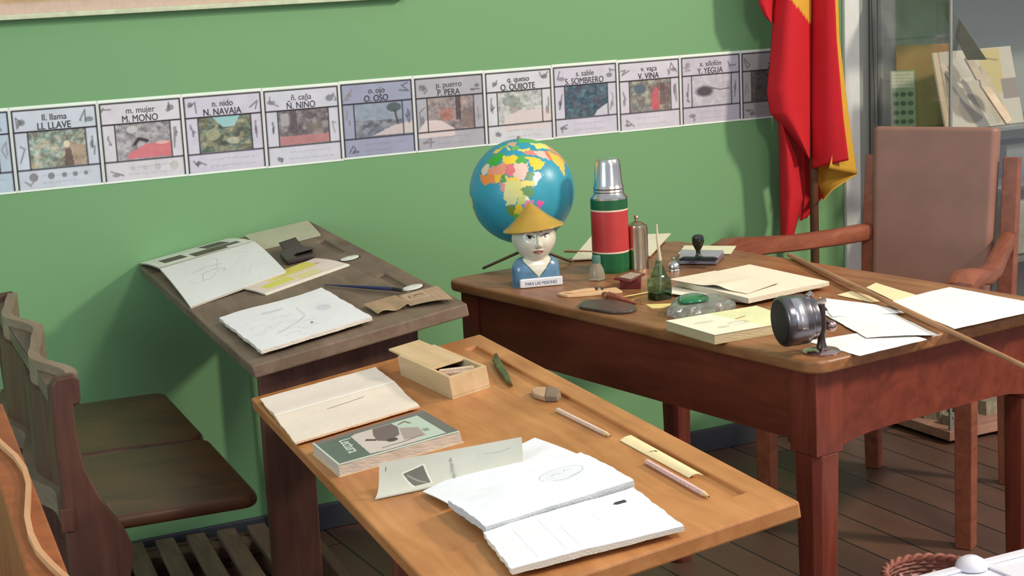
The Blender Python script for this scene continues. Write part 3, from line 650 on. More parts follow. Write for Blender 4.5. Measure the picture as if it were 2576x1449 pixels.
# seat rails, seat
MB().box((.0, .02, .36), (.022, .49, .42)).build('seat_rail', WD_CHAIR, t, bevel=.002)
for y in (.01, .48): MB().box((.02, y, .36), (.48, y+.02, .42)).build('seat_rail', WD_CHAIR, t, bevel=.002)
MB().box((.46, .03, .36), (.48, .48, .42)).build('seat_rail', WD_CHAIR, t, bevel=.002)
MB().prism(rrect(.0, .012, .465, .498, .02), .42, .47).build('seat_cushion', LEA, t, bevel=.018, seg=4)
# leather back
M = Matrix.Translation((.488, .2525, .47)) @ Matrix.Rotation(math.radians(6), 4, 'Y')
b = MB(); n = 20
def backrow(z, wd, yoff): return [(-.0, -wd, z)]
b.prism(rrect(-.030, -.158, .018, .158, .016), .0, .475, rrect(-.030, -.166, .018, .166, .016)); b.build('leather_back', LEA, t, M=M, bevel=.012, seg=4)
# arms: sweep of a flat section, dropping to a scrolled front
def arm(y, side):
    if side < 0: P = [(.50, y+.055, .660), (.40, y+.04, .645), (.25, y+.015, .628), (.12, y, .632), (.03, y-.008, .650), (-.03, y-.008, .654), (-.062, y-.008, .640), (-.072, y-.008, .618)]
    else: P = [(.50, y-.075, .662), (.40, y-.035, .662), (.25, y+.02, .668), (.12, y+.06, .680), (.06, y+.075, .686), (.01, y+.085, .688), (-.035, y+.09, .684), (-.055, y+.09, .664)]
    wds = [.020, .021, .024, .029, .033, .035, .034, .028]; th = [.019, .018, .017, .018, .020, .021, .020, .012]
    vs = []; m = 12
    if side > 0: wds = [w*1.2 for w in wds]; th = [w*1.3 for w in th]
    for i, p in enumerate(P):
        p = Vector(p); d = (Vector(P[min(i+1, 7)])-Vector(P[max(i-1, 0)])).normalized(); up = Vector((0, 1, 0)).cross(d)*-1
        if up.z < 0: up = -up
        if i == 7: up = Vector((-1, 0, .2)).normalized()
        for k in range(m):
            a = 2*PI*k/m; cx_, cy_ = math.cos(a), math.sin(a)
            q = lambda v: math.copysign(abs(v)**.5, v)
            vs.append(p+Vector((0, 1, 0))*wds[i]*q(cx_)+up*th[i]*q(cy_))
    fs = [tuple(range(m)), tuple(range(7*m, 8*m))]+[(j*m+k, (j+1)*m+k, (j+1)*m+(k+1) % m, j*m+(k+1) % m) for j in range(7) for k in range(m)]
    MB().add(vs, fs).build('armrest', WD_CHAIR, t, smooth=True)
arm(.0, -1); arm(.51, 1)
# ================================================================== papers and things on the worn desk by the wall (frame ES)
def LP(F, pts, h=0.0): return [loc(F, x, y, h) for x, y in pts]
def H(pts, hs): return [Vector((p.x, p.y, h)) for p, h in zip(pts, hs)]
def page(w, h, nu, nv, base=(236, 230, 218), **k):
    c = Cv(w, h, nu, nv, base); c.noise(.15, .05, 2); return c
# open album: photo page behind, drawing page in front, ridge at the fold
t = thing('open_album', 'open album with small dark photos at the far left corner of the grey desk', 'album', ES)
A = LP(ES, [(404, 690), (641, 622), (573, 606), (352, 668)]); 
cv = page(24, 12, 90, 40, (214, 216, 200)); 
cv.rect(2.5, 2.2, 8.5, 6.4, (92, 88, 76)).rect(9.6, .6, 18, 4.2, (96, 90, 78)).rect(14.6, 4.6, 20.6, 10.2, (94, 92, 80)).rect(17, 2, 22, 4.4, (100, 96, 84)).noise(1.2, .12, 4)
sheet('photo_page', H(A, (.012, .012, .002, .002)), cv, .004, 0, top=lambda u, v: .003*math.sin(PI*v), parent=t, edge=(150, 138, 120), flat=False, layers=3)
A = LP(ES, [(479, 772), (722, 692), (643, 621), (406, 690)], .004)
cv = page(26, 18, 110, 72, (232, 230, 226))
cv.line([(7, 7), (8, 9.5), (11, 10), (14, 9), (13, 8)], .18, (110, 110, 124), .7).line([(4, 8), (5, 6.6), (9, 6.8), (12, 9)], .15, (130, 130, 140), .7).line([(12, 10), (14, 14), (13, 16)], .15, (120, 120, 132), .7).line([(14, 8), (18, 10), (22, 13), (20, 15), (16, 13)], .12, (140, 140, 150), .6).line([(17, 6), (18, 4), (20, 7)], .12, (130, 130, 140), .6).line([(6, 11), (10, 12), (14, 11.4)], .2, (100, 100, 116), .6)
sheet('drawing_page', H(A, (.0, .007, .010, .010)), cv, .005, 0, top=lambda u, v: .006*math.sin(PI*v*.85), parent=t, edge=(196, 186, 168), flat=False, layers=3)
# grey-green sheet
A = LP(ES, [(660, 630), (807, 594), (775, 556), (615, 593)]); cv = page(18, 11, 40, 24, (188, 186, 158)); cv.noise(.3, .06, 5)
tag(sheet('grey_green_sheet', A, cv, .0012, .0005, top=lambda u, v: .004*u*u*(1-v), M=ES, edge=(170, 168, 140)), 'blank grey-green sheet at the far corner of the worn grey desk', 'paper')
# wallet
t = thing('wallet', 'worn dark leather wallet with raised flap on the grey-green sheet', 'wallet', ES @ Matrix.Translation(loc(ES, 740, 645)))
o_ = loc(ES, 740, 645)
LW = mat_plain('dark_worn_leather', (62, 50, 46), .5, var=.2, scale=60, bump=.3)
P = [p-o_ for p in LP(ES, [(706, 646), (722, 664), (792, 648), (789, 630), (735, 622)], .004)]
MB().prism([(p.x, p.y) for p in P], .0008, .013).build('wallet_body', LW, t, bevel=.004, seg=3)
Lf = [p-o_ for p in LP(ES, [(694, 633), (716, 650), (724, 655)], .006)]
a0, a1 = [loc(ES, *q, .016)-o_ for q in ((703, 618), (745, 604))]; b0, b1 = [loc(ES, *q, .018)-o_ for q in ((722, 634), (762, 610))]; c0, c1 = [loc(ES, *q, .014)-o_ for q in ((748, 643), (795, 631))]
vs = []; 
for j in range(13):
    q = j/12
    def bez(p0, p1, p2): return p0*(1-q)**2+p1*2*q*(1-q)+p2*q*q
    L0 = bez(a0, b0, c0); L1 = bez(a1, b1, c1); L0.z = .022-.016*math.sin(PI*q*.9)+.003*q; L1.z = L0.z
    for i in range(7): vs.append(L0*(1-i/6)+L1*(i/6))
MB().add(vs, [(j*7+i, j*7+i+1, (j+1)*7+i+1, (j+1)*7+i) for j in range(12) for i in range(6)]).build('wallet_flap', LW, t, smooth=True, solid=.0022)
# yellow leaflet
A = LP(ES, [(670, 744), (880, 669), (792, 653), (596, 727)]); cv = page(22, 8.5, 100, 44, (226, 206, 196))
cv.poly([(6, 4.4), (18, 4.4), (19.5, 8.5), (4, 8.5)], (216, 206, 70), .9).rect(2, 1.6, 9.5, 4.0, (212, 208, 84), .9).rect(10, .8, 16, 3.2, (214, 206, 120), .7).rect(0, 0, 22, .7, (238, 230, 214)).line([(0, .9), (22, .9)], .15, (150, 140, 110), .7).ell(19, 5.2, .6, .5, (120, 100, 90), .6).rect(12, 5, 20, 6, (224, 190, 130), .5)
tag(sheet('yellow_leaflet', A, cv, .003, .0004, top=lambda u, v: .003*math.sin(PI*v), M=ES, flat=False, layers=2), 'leaflet with yellow and cream bands, half under the album page on the worn grey desk', 'leaflet')
# notebook with faint drawings
def drawn(c, seed):
    r = random.Random(seed)
    for _ in range(14):
        x, y = r.uniform(2, c.w-3), r.uniform(2, c.h-3); P = [(x, y)]
        for _ in range(4): P.append((P[-1][0]+r.uniform(-.5, 2.2), P[-1][1]+r.uniform(-1.0, 1.0)))
        c.line(P, .16, (176, 176, 190), .5)
    return c
A = LP(ES, [(659, 891), (937, 806), (812, 733), (553, 808)], .007); cv = page(25, 17, 120, 84, (236, 232, 232)); drawn(cv, 4)
cv.line([(6, 4), (12, 6), (15, 8), (15.5, 12)], .18, (150, 150, 166), .8).ell(14.4, 4.6, .35, .25, (50, 56, 60)).line([(13.8, 4.0), (15.1, 4.0)], .12, (90, 96, 100)).ell(20, 9, 1.6, 1.4, (200, 198, 208), .6).rect(8, 12.6, 13, 13.6, (198, 196, 206), .6)
tag(sheet('notebook', A, cv, .007, .0002, top=lambda u, v: .0015*math.sin(7*u)*v, M=ES, edge=(226, 212, 194), wob=.0016, layers=5), 'white notebook with faint pencil drawings at the near edge of the worn grey desk', 'notebook')
# brown booklet
t = thing('brown_booklet', 'small brown booklet lying open face down at the right corner of the worn grey desk', 'booklet', ES)
cv = page(10, 6, 40, 30, (168, 138, 108)); cv.noise(.6, .18, 7)
sheet('left_leaf', LP(ES, [(951, 794), (1031, 772), (996, 748), (916, 771)], .003), cv, .0012, .0005, top=lambda u, v: .003+.003*math.sin(8*u)*(1-v), parent=t, edge=(206, 184, 150), flat=False)
cv = page(12, 7, 60, 36, (176, 146, 118)); cv.noise(.6, .12, 8).frame(1.4, 2.9, 7.0, 6.2, .25, (206, 180, 150)).ell(4.8, 4.6, 1.4, .6, (92, 66, 46)).ell(4.9, 4.4, 1.2, .45, (180, 150, 120)).rect(1.8, 4, 2.4, 5.4, (90, 66, 48), .8).line([(7.6, 0), (7.6, 7)], .1, (120, 96, 74)).line([(9.4, 0), (9.4, 7)], .1, (126, 100, 76))
sheet('right_leaf', LP(ES, [(1032, 772), (1141, 758), (1101, 722), (1003, 747)], .003), cv, .0012, .0005, top=lambda u, v: .004*math.sin(PI*u*.8)*(1-v)+.001, parent=t, edge=(196, 172, 140), flat=False)
# blue penholder resting in the inkwell
t = thing('dip_pen', 'dark blue tapered dip pen lying from desk centre to the near inkwell', 'pen', ES)
a = loc(ES, 816, 716, .003); c = loc(ES, 990, 727, .008); d = loc(ES, 1040, 735, .0035)
MB().tube([a, a.lerp(c, .3), a.lerp(c, .7), c], [.0009, .0022, .0038, .0040], 14).build('penholder', mat_plain('blue_lacquer', (44, 44, 92), .3, var=.15), t, smooth=True)
MB().tube([c, c.lerp(d, .45)], [.0042, .0034], 14).build('ferrule', mat_plain('dark_ferrule', (34, 26, 24), .35), t, smooth=True)
MB().tube([c.lerp(d, .44), c.lerp(d, .6), d], [.0026, .0022, .0004], 10, .4).build('nib', METAL, t, smooth=True)

# ================================================================== things on the honey-coloured desk (frame DS)
cv = page(22, 30, 150, 150, (236, 218, 200))
for i in range(30): cv.line([(.5+.73*i, 0), (.5+.73*i, 30)], .05, (206, 184, 192), .75)
cv.rect(0, 16.5, 22, 30, (240, 224, 218), .4).line([(0, 16.2), (22, 16.2)], .5, (252, 246, 232), .9).line([(0, 15.6), (22, 15.6)], .2, (206, 196, 182), .6)
cv.writing(8, 19, 17, 28, 5, (170, 164, 172), .5, .1, 6).line([(8.6, 12.2), (12.5, 12.6), (15.4, 13.0)], .22, (70, 70, 76)).writing(2, 2, 20, 14.5, 8, (186, 176, 170), .35, .1, 9)
# u across (left->right), v towards the wall
A = LP(DS, [(744, 1119), (1056, 1026), (946, 928), (655, 1008)], .004)
tag(sheet('open_notebook', A, cv, .003, .0002, top=lambda u, v: .0045*math.exp(-((v-.56)/.16)**2)+.0004, M=DS, edge=(232, 196, 160), wob=.0010, flat=True, layers=4), 'open ruled notebook with cream pages at the far left end of the honey-coloured desk', 'notebook')
# green-covered reader
A = LP(DS, [(851, 1169), (1156, 1084), (1062, 1030), (785, 1114)], .019)
t = thing('reading_book', 'thick reader with a dark green illustrated cover beside the open ruled notebook', 'book', DS @ Matrix.Translation((A[0].x, A[0].y, 0)))
o_ = Vector((A[0].x, A[0].y, 0)); A = [p-o_ for p in A]
cv = Cv(1, 1, 2, 2, (206, 188, 164))
cen = (A[0]+A[1]+A[2]+A[3])/4; cen.z = 0
B_ = [Vector((p.x, p.y, 0))+(Vector((p.x, p.y, 0))-cen)*.004 for p in A]
cv2 = Cv(20, 12, 40, 24, (214, 200, 180)); 
sheet('page_block', [Vector((p.x, p.y, 0)) for p in B_], cv2, .0155, .0015, parent=t, edge=(212, 196, 180), layers=9, wob=.0012)
cv2 = Cv(20, 12, 10, 6, (222, 190, 150)); sheet('back_cover', [Vector((p.x, p.y, 0))+(Vector((p.x, p.y, 0))-cen)*.03 for p in A], cv2, .0012, .0002, parent=t, edge=(226, 196, 156))
cv = Cv(20, 14, 260, 180, (100, 112, 100)); cv.noise(.3, .08, 3)
cv.rect(0, 0, 20, .5, (206, 206, 190)).rect(0, 0, .35, 14, (196, 200, 184)).rect(17.4, .4, 20, 14, (112, 110, 102)).rect(.4, 12.6, 20, 14, (126, 112, 106))
cv.poly([(5.6, 1.2), (6.0, 11.6), (7, 12.2), (18.2, 12.2), (18.2, 1.0), (8, .8)], (206, 190, 180))
cv.poly([(14, 1.0), (18.2, 1.0), (18.2, 12.2), (12, 12.2), (11.5, 10)], (186, 198, 180)).poly([(10, 12), (9, 9), (8.6, 6), (10, 4.4), (12.4, 6), (13.6, 9.6), (13.4, 12)], (118, 102, 98)).poly([(12, 3), (15.4, 2.4), (16, 7), (13.5, 9)], (166, 144, 138), .9).ell(10.6, 4.6, .9, .9, (82, 74, 72)).poly([(7.0, 7.6), (8.4, 6.2), (8.9, 6.8), (7.5, 8.3)], (92, 82, 76)).line([(8, 2.2), (12, 2.4), (15, 3)], .3, (120, 104, 100)).line([(14.2, 10.6), (15.4, 11.2), (15.8, 9.8)], .5, (130, 116, 100)).poly([(16, 4.2), (17, 4.2), (17, 5.6), (16, 5.6)], (146, 148, 134))
sheet('front_cover', H(A, (.017,)*4), cv, .0014, .0, parent=t, edge=(120, 120, 104))
ux = (A[1]-A[0]).normalized(); rot = math.atan2(ux.y, ux.x)-PI/2
mid = A[3].lerp(A[2], .17).lerp(A[0].lerp(A[1], .17), .46)
text('Lectura', .026, None, mid.x, mid.y, .0186, (206, 210, 196), 'cover_title', t, rot=rot, xs=.9)
# wooden pencil box
hb = .037
N0 = loc(DS, 1138, 1010, 0); top = LP(DS, [(1128.5, 950), (1224, 920.5), (1135, 853), (1043, 879)], hb)
ex = (top[1]-top[0]); ey = (top[3]-top[0]); w_ = (ex.length+(top[2]-top[3]).length)/2; l_ = ey.length
MX = DS @ Matrix.Translation((top[0].x, top[0].y, 0)) @ Matrix.Rotation(math.atan2(ex.y, ex.x)+.02, 4, 'Z')
l_ = .195 if not (.12 < l_ < .30) else l_
t = thing('pencil_box', 'pale wooden pencil box with its sliding lid half open on the honey-coloured desk', 'pencil box', MX)
PBW = (w_, l_)
MB().box((0, 0, .0002), (w_, l_, .004)).build('bottom', WD_BOX, t)
MB().box((0, 0, .004), (w_, .007, hb)).build('end_wall', WD_BOX, t, bevel=.0008)
MB().box((0, l_-.007, .004), (w_, l_, hb-.004)).build('end_wall', WD_BOX, t, bevel=.0008)
for x in (0, w_-.006): MB().box((x, .0072, .004), (x+.006, l_-.0072, hb)).build('side_wall', WD_BOX, t, bevel=.0008)
MB().prism([(.0045, .075), (w_-.0045, .075), (w_-.0045, l_+.048), (.0045, l_+.048)], hb-.0035, hb+.0002).build('sliding_lid', WD_BOX, t, bevel=.0006)
# pencils and rubber in the box
def pencil(label, M, L_, r, cols, group, wood=(222, 186, 140)):
    t = thing('pencil', label, 'pencil', M, group)
    b = MB().at(Matrix.Rotation(PI/2, 4, 'Y')); b.lathe([(0, 0), (r*.93, 0), (r, .001), (r, L_*.90), (0, L_*.90)], 6); b.build('barrel', mat_plain('pencil_'+'_'.join(str(c) for c in cols), cols, .4, var=.2, scale=300), t)
    b = MB().at(Matrix.Rotation(PI/2, 4, 'Y')); b.lathe([(0, L_*.90), (r*.97, L_*.90), (r*.3, L_*.98), (0, L_*.98)], 18); b.build('sharpened_end', mat_plain('pencil_cut_wood', wood, .7), t, smooth=True)
    b = MB().at(Matrix.Rotation(PI/2, 4, 'Y')); b.lathe([(0, L_*.978), (r*.30, L_*.978), (.0002, L_), (0, L_)], 12); b.build('lead', mat_plain('graphite', (52, 44, 42), .4), t)
    return t
for k, (x0, y0, a_, lab, cc) in enumerate(((.0135, .068, -38, 'pencil lying across the opening of the pencil box, nearer its lid', (216, 186, 158)), (.013, .058, -40, 'pencil in the pencil box just in front of the one by the lid', (206, 172, 146)))):
    pencil(lab, MX @ Matrix.Translation((x0, y0, .0300-.003*k)) @ Matrix.Rotation(math.radians(a_), 4, 'Z'), min(.062, w_*1.1), .0042, cc, 'pencils inside the pencil box')
tag(MB().box((0, 0, 0), (.016, .012, .010)).build('white_rubber', mat_plain('white_rubber', (232, 220, 196), .6), None, MX @ Matrix.Translation((.010, .012, .0206)) @ Matrix.Rotation(.1, 4, 'Z'), bevel=.002), 'small white rubber in the near corner of the open pencil box', 'rubber')
tag(MB().box((0, 0, 0), (w_-.016, l_-.018, .016)).build('box_lining', mat_plain('dark_lining', (70, 48, 34), .8), None, MX @ Matrix.Translation((.008, .009, .0042))), 'dark lining filling the bottom of the open pencil box', 'lining')
# loose pencils
def onD(p0, p1, r, F=DS):
    a = loc(F, *p0, r); c = loc(F, *p1, r); d = c-a
    return F @ Matrix.Translation(a) @ Matrix.Rotation(math.atan2(d.y, d.x), 4, 'Z') @ Matrix.Rotation(PI/6, 4, 'X'), d.length
M, L_ = onD((1402, 1031), (1538, 1098), .0031); pencil('pale striped pencil nearer the rubber, tip towards the paper strip', M, L_, .0036, (226, 190, 172), 'loose pencils on the honey-coloured desk')
M, L_ = onD((1627, 1161), (1786, 1251), .0033); pencil('pink-speckled pencil lying beside the cream paper strip', M, L_, .0038, (224, 178, 172), 'loose pencils on the honey-coloured desk')
# rubber
P = LP(DS, [(1337, 986), (1344, 997), (1372, 1006), (1402, 1006), (1412, 997), (1407, 985), (1388, 979), (1352, 979)], .004); o_ = loc(DS, 1375, 993)
t = thing('worn_rubber', 'small two-tone worn rubber beside the pencil groove', 'rubber', DS @ Matrix.Translation((o_.x, o_.y, 0)))
Q = [(p.x-o_.x, p.y-o_.y) for p in P]
MB().prism([Q[3], Q[4], Q[5], Q[6], ((Q[6][0]*.7+Q[7][0]*.3), (Q[6][1]*.7+Q[7][1]*.3)), Q[2]], .0004, .010).build('dark_half', mat_plain('grey_rubber', (130, 108, 88), .7), t, bevel=.002, seg=3)
MB().prism([((Q[6][0]*.7+Q[7][0]*.3), (Q[6][1]*.7+Q[7][1]*.3)), Q[7], Q[0], Q[1], Q[2]], .0004, .0085).build('pale_half', mat_plain('tan_rubber', (186, 150, 116), .7), t, bevel=.002, seg=3)
# penknife
o_ = loc(DS, 1262, 938); t = thing('penknife', 'small closed penknife with dark green handle beside the pencil box', 'penknife', DS @ Matrix.Translation((o_.x, o_.y, 0)))
P = LP(DS, [(1238, 906), (1252, 899), (1262, 915), (1280, 942), (1290, 971), (1272, 960), (1250, 930)], .004)
MB().prism([(p.x-o_.x, p.y-o_.y) for p in P], .0004, .0085).build('handle', mat_plain('green_horn', (74, 84, 44), .35, var=.4, scale=80), t, bevel=.0025, seg=3)
P = LP(DS, [(1243, 898), (1251, 893), (1256, 903), (1248, 908)], .005); MB().prism([(p.x-o_.x, p.y-o_.y) for p in P], .0004, .0098).build('bolster', mat_plain('brown_horn', (76, 56, 36), .4), t, bevel=.001)
# cream strip
A = LP(DS, [(1560, 1110), (1733, 1204), (1769, 1197), (1588, 1097)]); cv = Cv(24, 3.6, 120, 18, (236, 214, 166)); cv.noise(.4, .05, 2).ell(10.2, 2.4, .45, .4, (52, 56, 28)).line([(10.2, 2.4), (9.7, 1.2)], .3, (70, 70, 40)).rect(9.4, 0, 9.6, 3.6, (206, 180, 130), .5)
tag(sheet('paper_strip', A, cv, .0012, .0004, top=lambda u, v: .0035*math.sin(PI*v)*(.4+.6*u), M=DS, edge=(220, 196, 150), flat=False), 'cream paper strip with a dark blot beside the pencil groove', 'paper strip')
# grey exercise book with raised cover and the white pages it belongs to
t = thing('exercise_book', 'open exercise book with its grey printed cover folded up, on the honey-coloured desk', 'exercise book', DS)
lo_ = LP(DS, [(944, 1257), (1315, 1179)], .002); hi_ = LP(DS, [(1312, 1102), (954, 1168)], .040)
cv = Cv(30, 13, 300, 130, (206, 202, 186)); cv.noise(.2, .04, 2)
cv.poly([(4.6, 9.6), (9.5, 11.0), (11.4, 3.8), (7.5, 3.2)], (232, 228, 212)).poly([(5.0, 9.3), (9.2, 10.6), (11, 4.1), (7.7, 3.6)], (116, 112, 102)).line([(6, 8.6), (8.4, 6), (10, 4.6)], .4, (170, 164, 150), .8).line([(22, 10.6), (25, 10.2), (27.4, 10.8)], .12, (130, 128, 120), .7).line([(1.4, 10.8), (1.4, 11.8)], .2, (110, 104, 96)).line([(0, .7), (30, .7)], .12, (150, 146, 134), .6).ell(28.6, 3.0, .4, 1.0, (150, 150, 148), .5)
def ctop(u, v): return .0
def curv(u, v): return -.010*math.sin(PI*v)
sheet('grey_cover', [lo_[0], lo_[1], hi_[0], hi_[1]], cv, .0016, 0, top=curv, parent=t, edge=(226, 214, 198), flat=False)
qc = quad([lo_[0], lo_[1], hi_[0], hi_[1]])
p0, p1, p2 = qc(.505, .25), qc(.62, .25), qc(.505, .9); exx = (p1-p0).normalized(); nn = exx.cross((p2-p0)).normalized(); eyy = nn.cross(exx)
MT = Matrix(((exx.x, eyy.x, nn.x, 0), (exx.y, eyy.y, nn.y, 0), (exx.z, eyy.z, nn.z, 0), (0, 0, 0, 1)))
v_ = .64; p = qc(.515, v_)
text('Lengua Primer Curso', .0050, Matrix.Translation(p+Vector((0, 0, -.010*math.sin(PI*v_)+.0016))+nn*.0022) @ MT, 0, 0, 0, (110, 106, 98), 'cover_lettering', t, rot=PI/2, xs=.9)
A = LP(DS, [(1129, 1277), (1464, 1157), (1346, 1105), (1064, 1240)], .004); cv = page(30, 14, 60, 28, (236, 236, 239))
sheet('rear_page', A, cv, .0015, .001, top=lambda u, v: .001*math.sin(PI*v)+.004*(1-v), parent=t, edge=(226, 226, 226), flat=False)
A = LP(DS, [(1225, 1343), (1597, 1226), (1464, 1155), (1129, 1276)], .011); cv = page(30, 16, 220, 130, (236, 236, 239))
cv.ell(22, 9.5, 4.6, 3.0, (216, 216, 224), .5, .5)
for P in ([(21.6+4.6*math.cos(q*.25), 10.2+2.4*math.sin(q*.25)) for q in range(-6, 15)], [(18.6, 8.2), (21, 7.4), (24.4, 8.4)], [(19.5, 10.2), (20.5, 10.8), (21.4, 10.0)], [(22.4, 10.6), (23.0, 11.2), (23.6, 10.6)]): cv.line(P, .14, (130, 130, 150), .7)
cv.writing(2.5, 3, 12, 13.5, 9, (150, 150, 176), .32, .10, 11).writing(14, 1.5, 26, 6.5, 5, (150, 150, 176), .32, .10, 12)
sheet('page_block', A, cv, .0095, .0004, top=lambda u, v: .0025*math.sin(PI*v), parent=t, edge=(206, 206, 208), layers=6, wob=.001)
# nearest open notebook
A = LP(DS, [(1290, 1447), (1722, 1336), (1596, 1238), (1218, 1354)], .007); cv = page(32, 17, 250, 140, (238, 236, 236))
cv.poly([(25.3, 13.2), (26.0, 13.8), (28.1, 13.8), (28.1, 12.7), (26.0, 12.7)], (66, 66, 66))
for x in (5.2, 10.6, 13.2, 20.4): cv.line([(x, 15), (x+.2, 1.5)], .09, (150, 150, 172), .9)
cv.writing(1, 2, 4.8, 12, 8, (150, 150, 176), .32, .10, 21).writing(6, 2, 10, 14, 10, (150, 150, 176), .32, .10, 22).writing(13.6, 2, 19.6, 14.6, 10, (150, 150, 176), .32, .10, 23).writing(21, 1.6, 30.5, 12, 9, (120, 116, 150), .45, .11, 24, .6).writing(28.4, 12.6, 31, 15.2, 4, (170, 156, 166), .5, .12, 25)
tag(sheet('open_notebook', A, cv, .0065, .0003, top=lambda u, v: .0012*math.sin(5*u)+.001, M=DS, edge=(232, 222, 206), layers=5, wob=.0012), 'large white handwritten notebook at the near end of the honey-coloured desk with a black mark', 'notebook')
# ================================================================== things on the teacher's desk (frame TS)
def TP(pts, h=0.0): return [loc(TS, x, y, h) for x, y in pts]
def WS(px, py, F=TS): return F @ loc(F, px, py)           # world point on the desk top
def upright(px, py, F=TS, ang=0.0):
    p = WS(px, py, F); return Matrix.Translation(p) @ Matrix.Rotation(ang, 4, 'Z')
def mpp(p): return (p-CPOS).dot(CF)/FPX                   # metres per photo pixel at a world point
# ---------------- globe
fl = WS(1215, 679); fr_ = WS(1437, 662); gb = (fl+fr_)/2
away = Vector((CF.x, CF.y, 0)).normalized()
fb = gb-away*.16; gc0 = (fl+fr_+fb)/3
t = thing('globe', 'small terrestrial globe showing Africa on a wooden tripod behind the porcelain bust', 'globe', Matrix.Translation(gc0))
dep = (gc0-CPOS).dot(CF); mp_ = dep/FPX
gcen = CPOS+CF*dep+CR*((1313-CX)*mp_)-CU*((481-CY)*mp_)-gc0; R_ = 132*mp_
hub = CPOS+CF*dep+CR*((1336-CX)*mp_)-CU*((621-CY)*mp_)-gc0
TRW = mat_wood('dark_tripod_wood', (66, 50, 34), (96, 72, 48), 'X')
for q in (fl, fr_, fb):
    f = q-gc0; f.z += .0035; MB().tube([f, hub], [.0042, .0048], 12, .7).build('leg', TRW, t, smooth=True)
MB().tube([hub-Vector((0, 0, .012)), hub+Vector((0, 0, .016))], .011, 20).build('hub', TRW, t, smooth=True)
gx = Vector((gcen.x, gcen.y, 0)); MB().tube([hub+Vector((0, 0, .008)), gcen-Vector((0, 0, R_*.93))], .005, 12).build('stem', BRASSY, t, smooth=True)
def inpoly(x, y, P):
    c = False; n = len(P)
    for i in range(n):
        x0, y0 = P[i]; x1, y1 = P[(i+1) % n]
        if (y0 > y) != (y1 > y) and x < (x1-x0)*(y-y0)/(y1-y0)+x0: c = not c
    return c
# countries: lon, lat polygons
GEO = [((66, 170, 60), [(-10, 30), (-2, 36), (10, 37), (10, 30), (2, 20), (-5, 24), (-10, 27)]), ((222, 204, 176), [(-17, 21), (-10, 27), (-5, 24), (-6, 16), (-14, 14)]),
 ((244, 206, 60), [(10, 33), (25, 32), (25, 21), (15, 22), (10, 26)]), ((90, 170, 80), [(25, 32), (34, 31), (36, 22), (25, 22)]),
 ((232, 150, 120), [(-5, 22), (2, 20), (10, 25), (15, 22), (14, 13), (3, 12), (-6, 14)]), ((224, 120, 120), [(14, 23), (24, 20), (22, 10), (14, 11)]), ((236, 196, 180), [(23, 22), (38, 22), (37, 14), (33, 5), (24, 6), (22, 12)]),
 ((238, 140, 70), [(-17, 15), (3, 13), (14, 13), (10, 5), (3, 6), (-8, 4), (-13, 8)]), ((250, 190, 60), [(4, 13), (13, 13), (9, 5), (4, 6)]), ((90, 150, 80), [(11, 12), (15, 12), (15, 4), (10, 4)]),
 ((245, 200, 80), [(15, 10), (27, 8), (29, 3), (17, 3)]), ((220, 210, 130), [(13, 5), (30, 5), (31, -8), (26, -12), (13, -6)]), ((224, 130, 130), [(9, 4), (14, 4), (13, -5), (9, -2)]),
 ((110, 150, 110), [(36, 14), (42, 11), (41, 5), (35, 5), (34, 9)]), ((246, 240, 226), [(42, 12), (51, 12), (48, 4), (42, -1), (41, 4)]), ((250, 214, 120), [(30, 4), (41, 4), (41, -3), (36, -1), (30, -1)]),
 ((110, 150, 100), [(29, -2), (36, -1), (40, -5), (40, -11), (31, -9)]), ((222, 214, 150), [(12, -6), (24, -7), (24, -17), (12, -17)]), ((200, 206, 130), [(24, -9), (33, -9), (33, -15), (25, -18)]),
 ((240, 236, 220), [(32, -10), (35, -10), (36, -16), (34, -17)]), ((224, 130, 170), [(33, -15), (41, -12), (40, -17), (35, -21), (35, -26), (32, -25), (31, -17)]), ((226, 190, 60), [(20, -18), (29, -17), (31, -23), (27, -26), (20, -27)]), ((120, 140, 60), [(12, -17), (21, -18), (20, -28), (16, -28)]),
 ((90, 176, 60), [(16, -28), (27, -26), (32, -26), (30, -31), (26, -34), (19, -35)]), ((230, 90, 160), [(44, -16), (50, -14), (49, -20), (47, -25), (44, -24), (44, -19)]),
 ((236, 200, 70), [(35, 28), (44, 30), (50, 27), (58, 22), (52, 17), (44, 13), (40, 20)]), ((226, 190, 170), [(45, 37), (61, 36), (62, 26), (54, 27), (48, 31)]), ((240, 210, 90), [(26, 40), (43, 41), (43, 37), (30, 36)]), ((222, 130, 120), [(34, 36), (47, 37), (47, 31), (38, 32)]),
 ((222, 120, 90), [(61, 36), (72, 36), (70, 25), (62, 26)]), ((244, 190, 80), [(68, 36), (88, 30), (90, 22), (82, 17), (78, 8), (73, 18), (68, 24)]), ((200, 150, 110), [(72, 50), (110, 50), (105, 22), (92, 24), (84, 31), (74, 37)]),
 ((90, 180, 80), [(28, 52), (95, 52), (120, 72), (30, 72)]), ((230, 220, 120), [(48, 50), (85, 50), (80, 40), (55, 40)]), ((230, 200, 90), [(-9, 44), (3, 43), (0, 37), (-9, 37)]), ((110, 190, 90), [(-4, 49), (8, 50), (8, 44), (-1, 43)]), ((238, 210, 100), [(8, 46), (18, 40), (16, 38), (8, 44)]), ((224, 170, 140), [(6, 55), (24, 55), (24, 46), (8, 47)]), ((110, 180, 100), [(20, 46), (30, 46), (28, 41), (20, 37)]),
 ((240, 210, 90), [(-60, 5), (-35, -5), (-40, -22), (-58, -34), (-70, -18)]), ((120, 180, 80), [(-80, 8), (-60, 10), (-60, 0), (-80, -4)]), ((236, 190, 110), [(-72, -20), (-58, -30), (-65, -52), (-75, -48)])]
n1, n2 = 560, 300; vs = []; cs = []
Rg = Matrix.Rotation(math.radians(0), 3, 'Z')
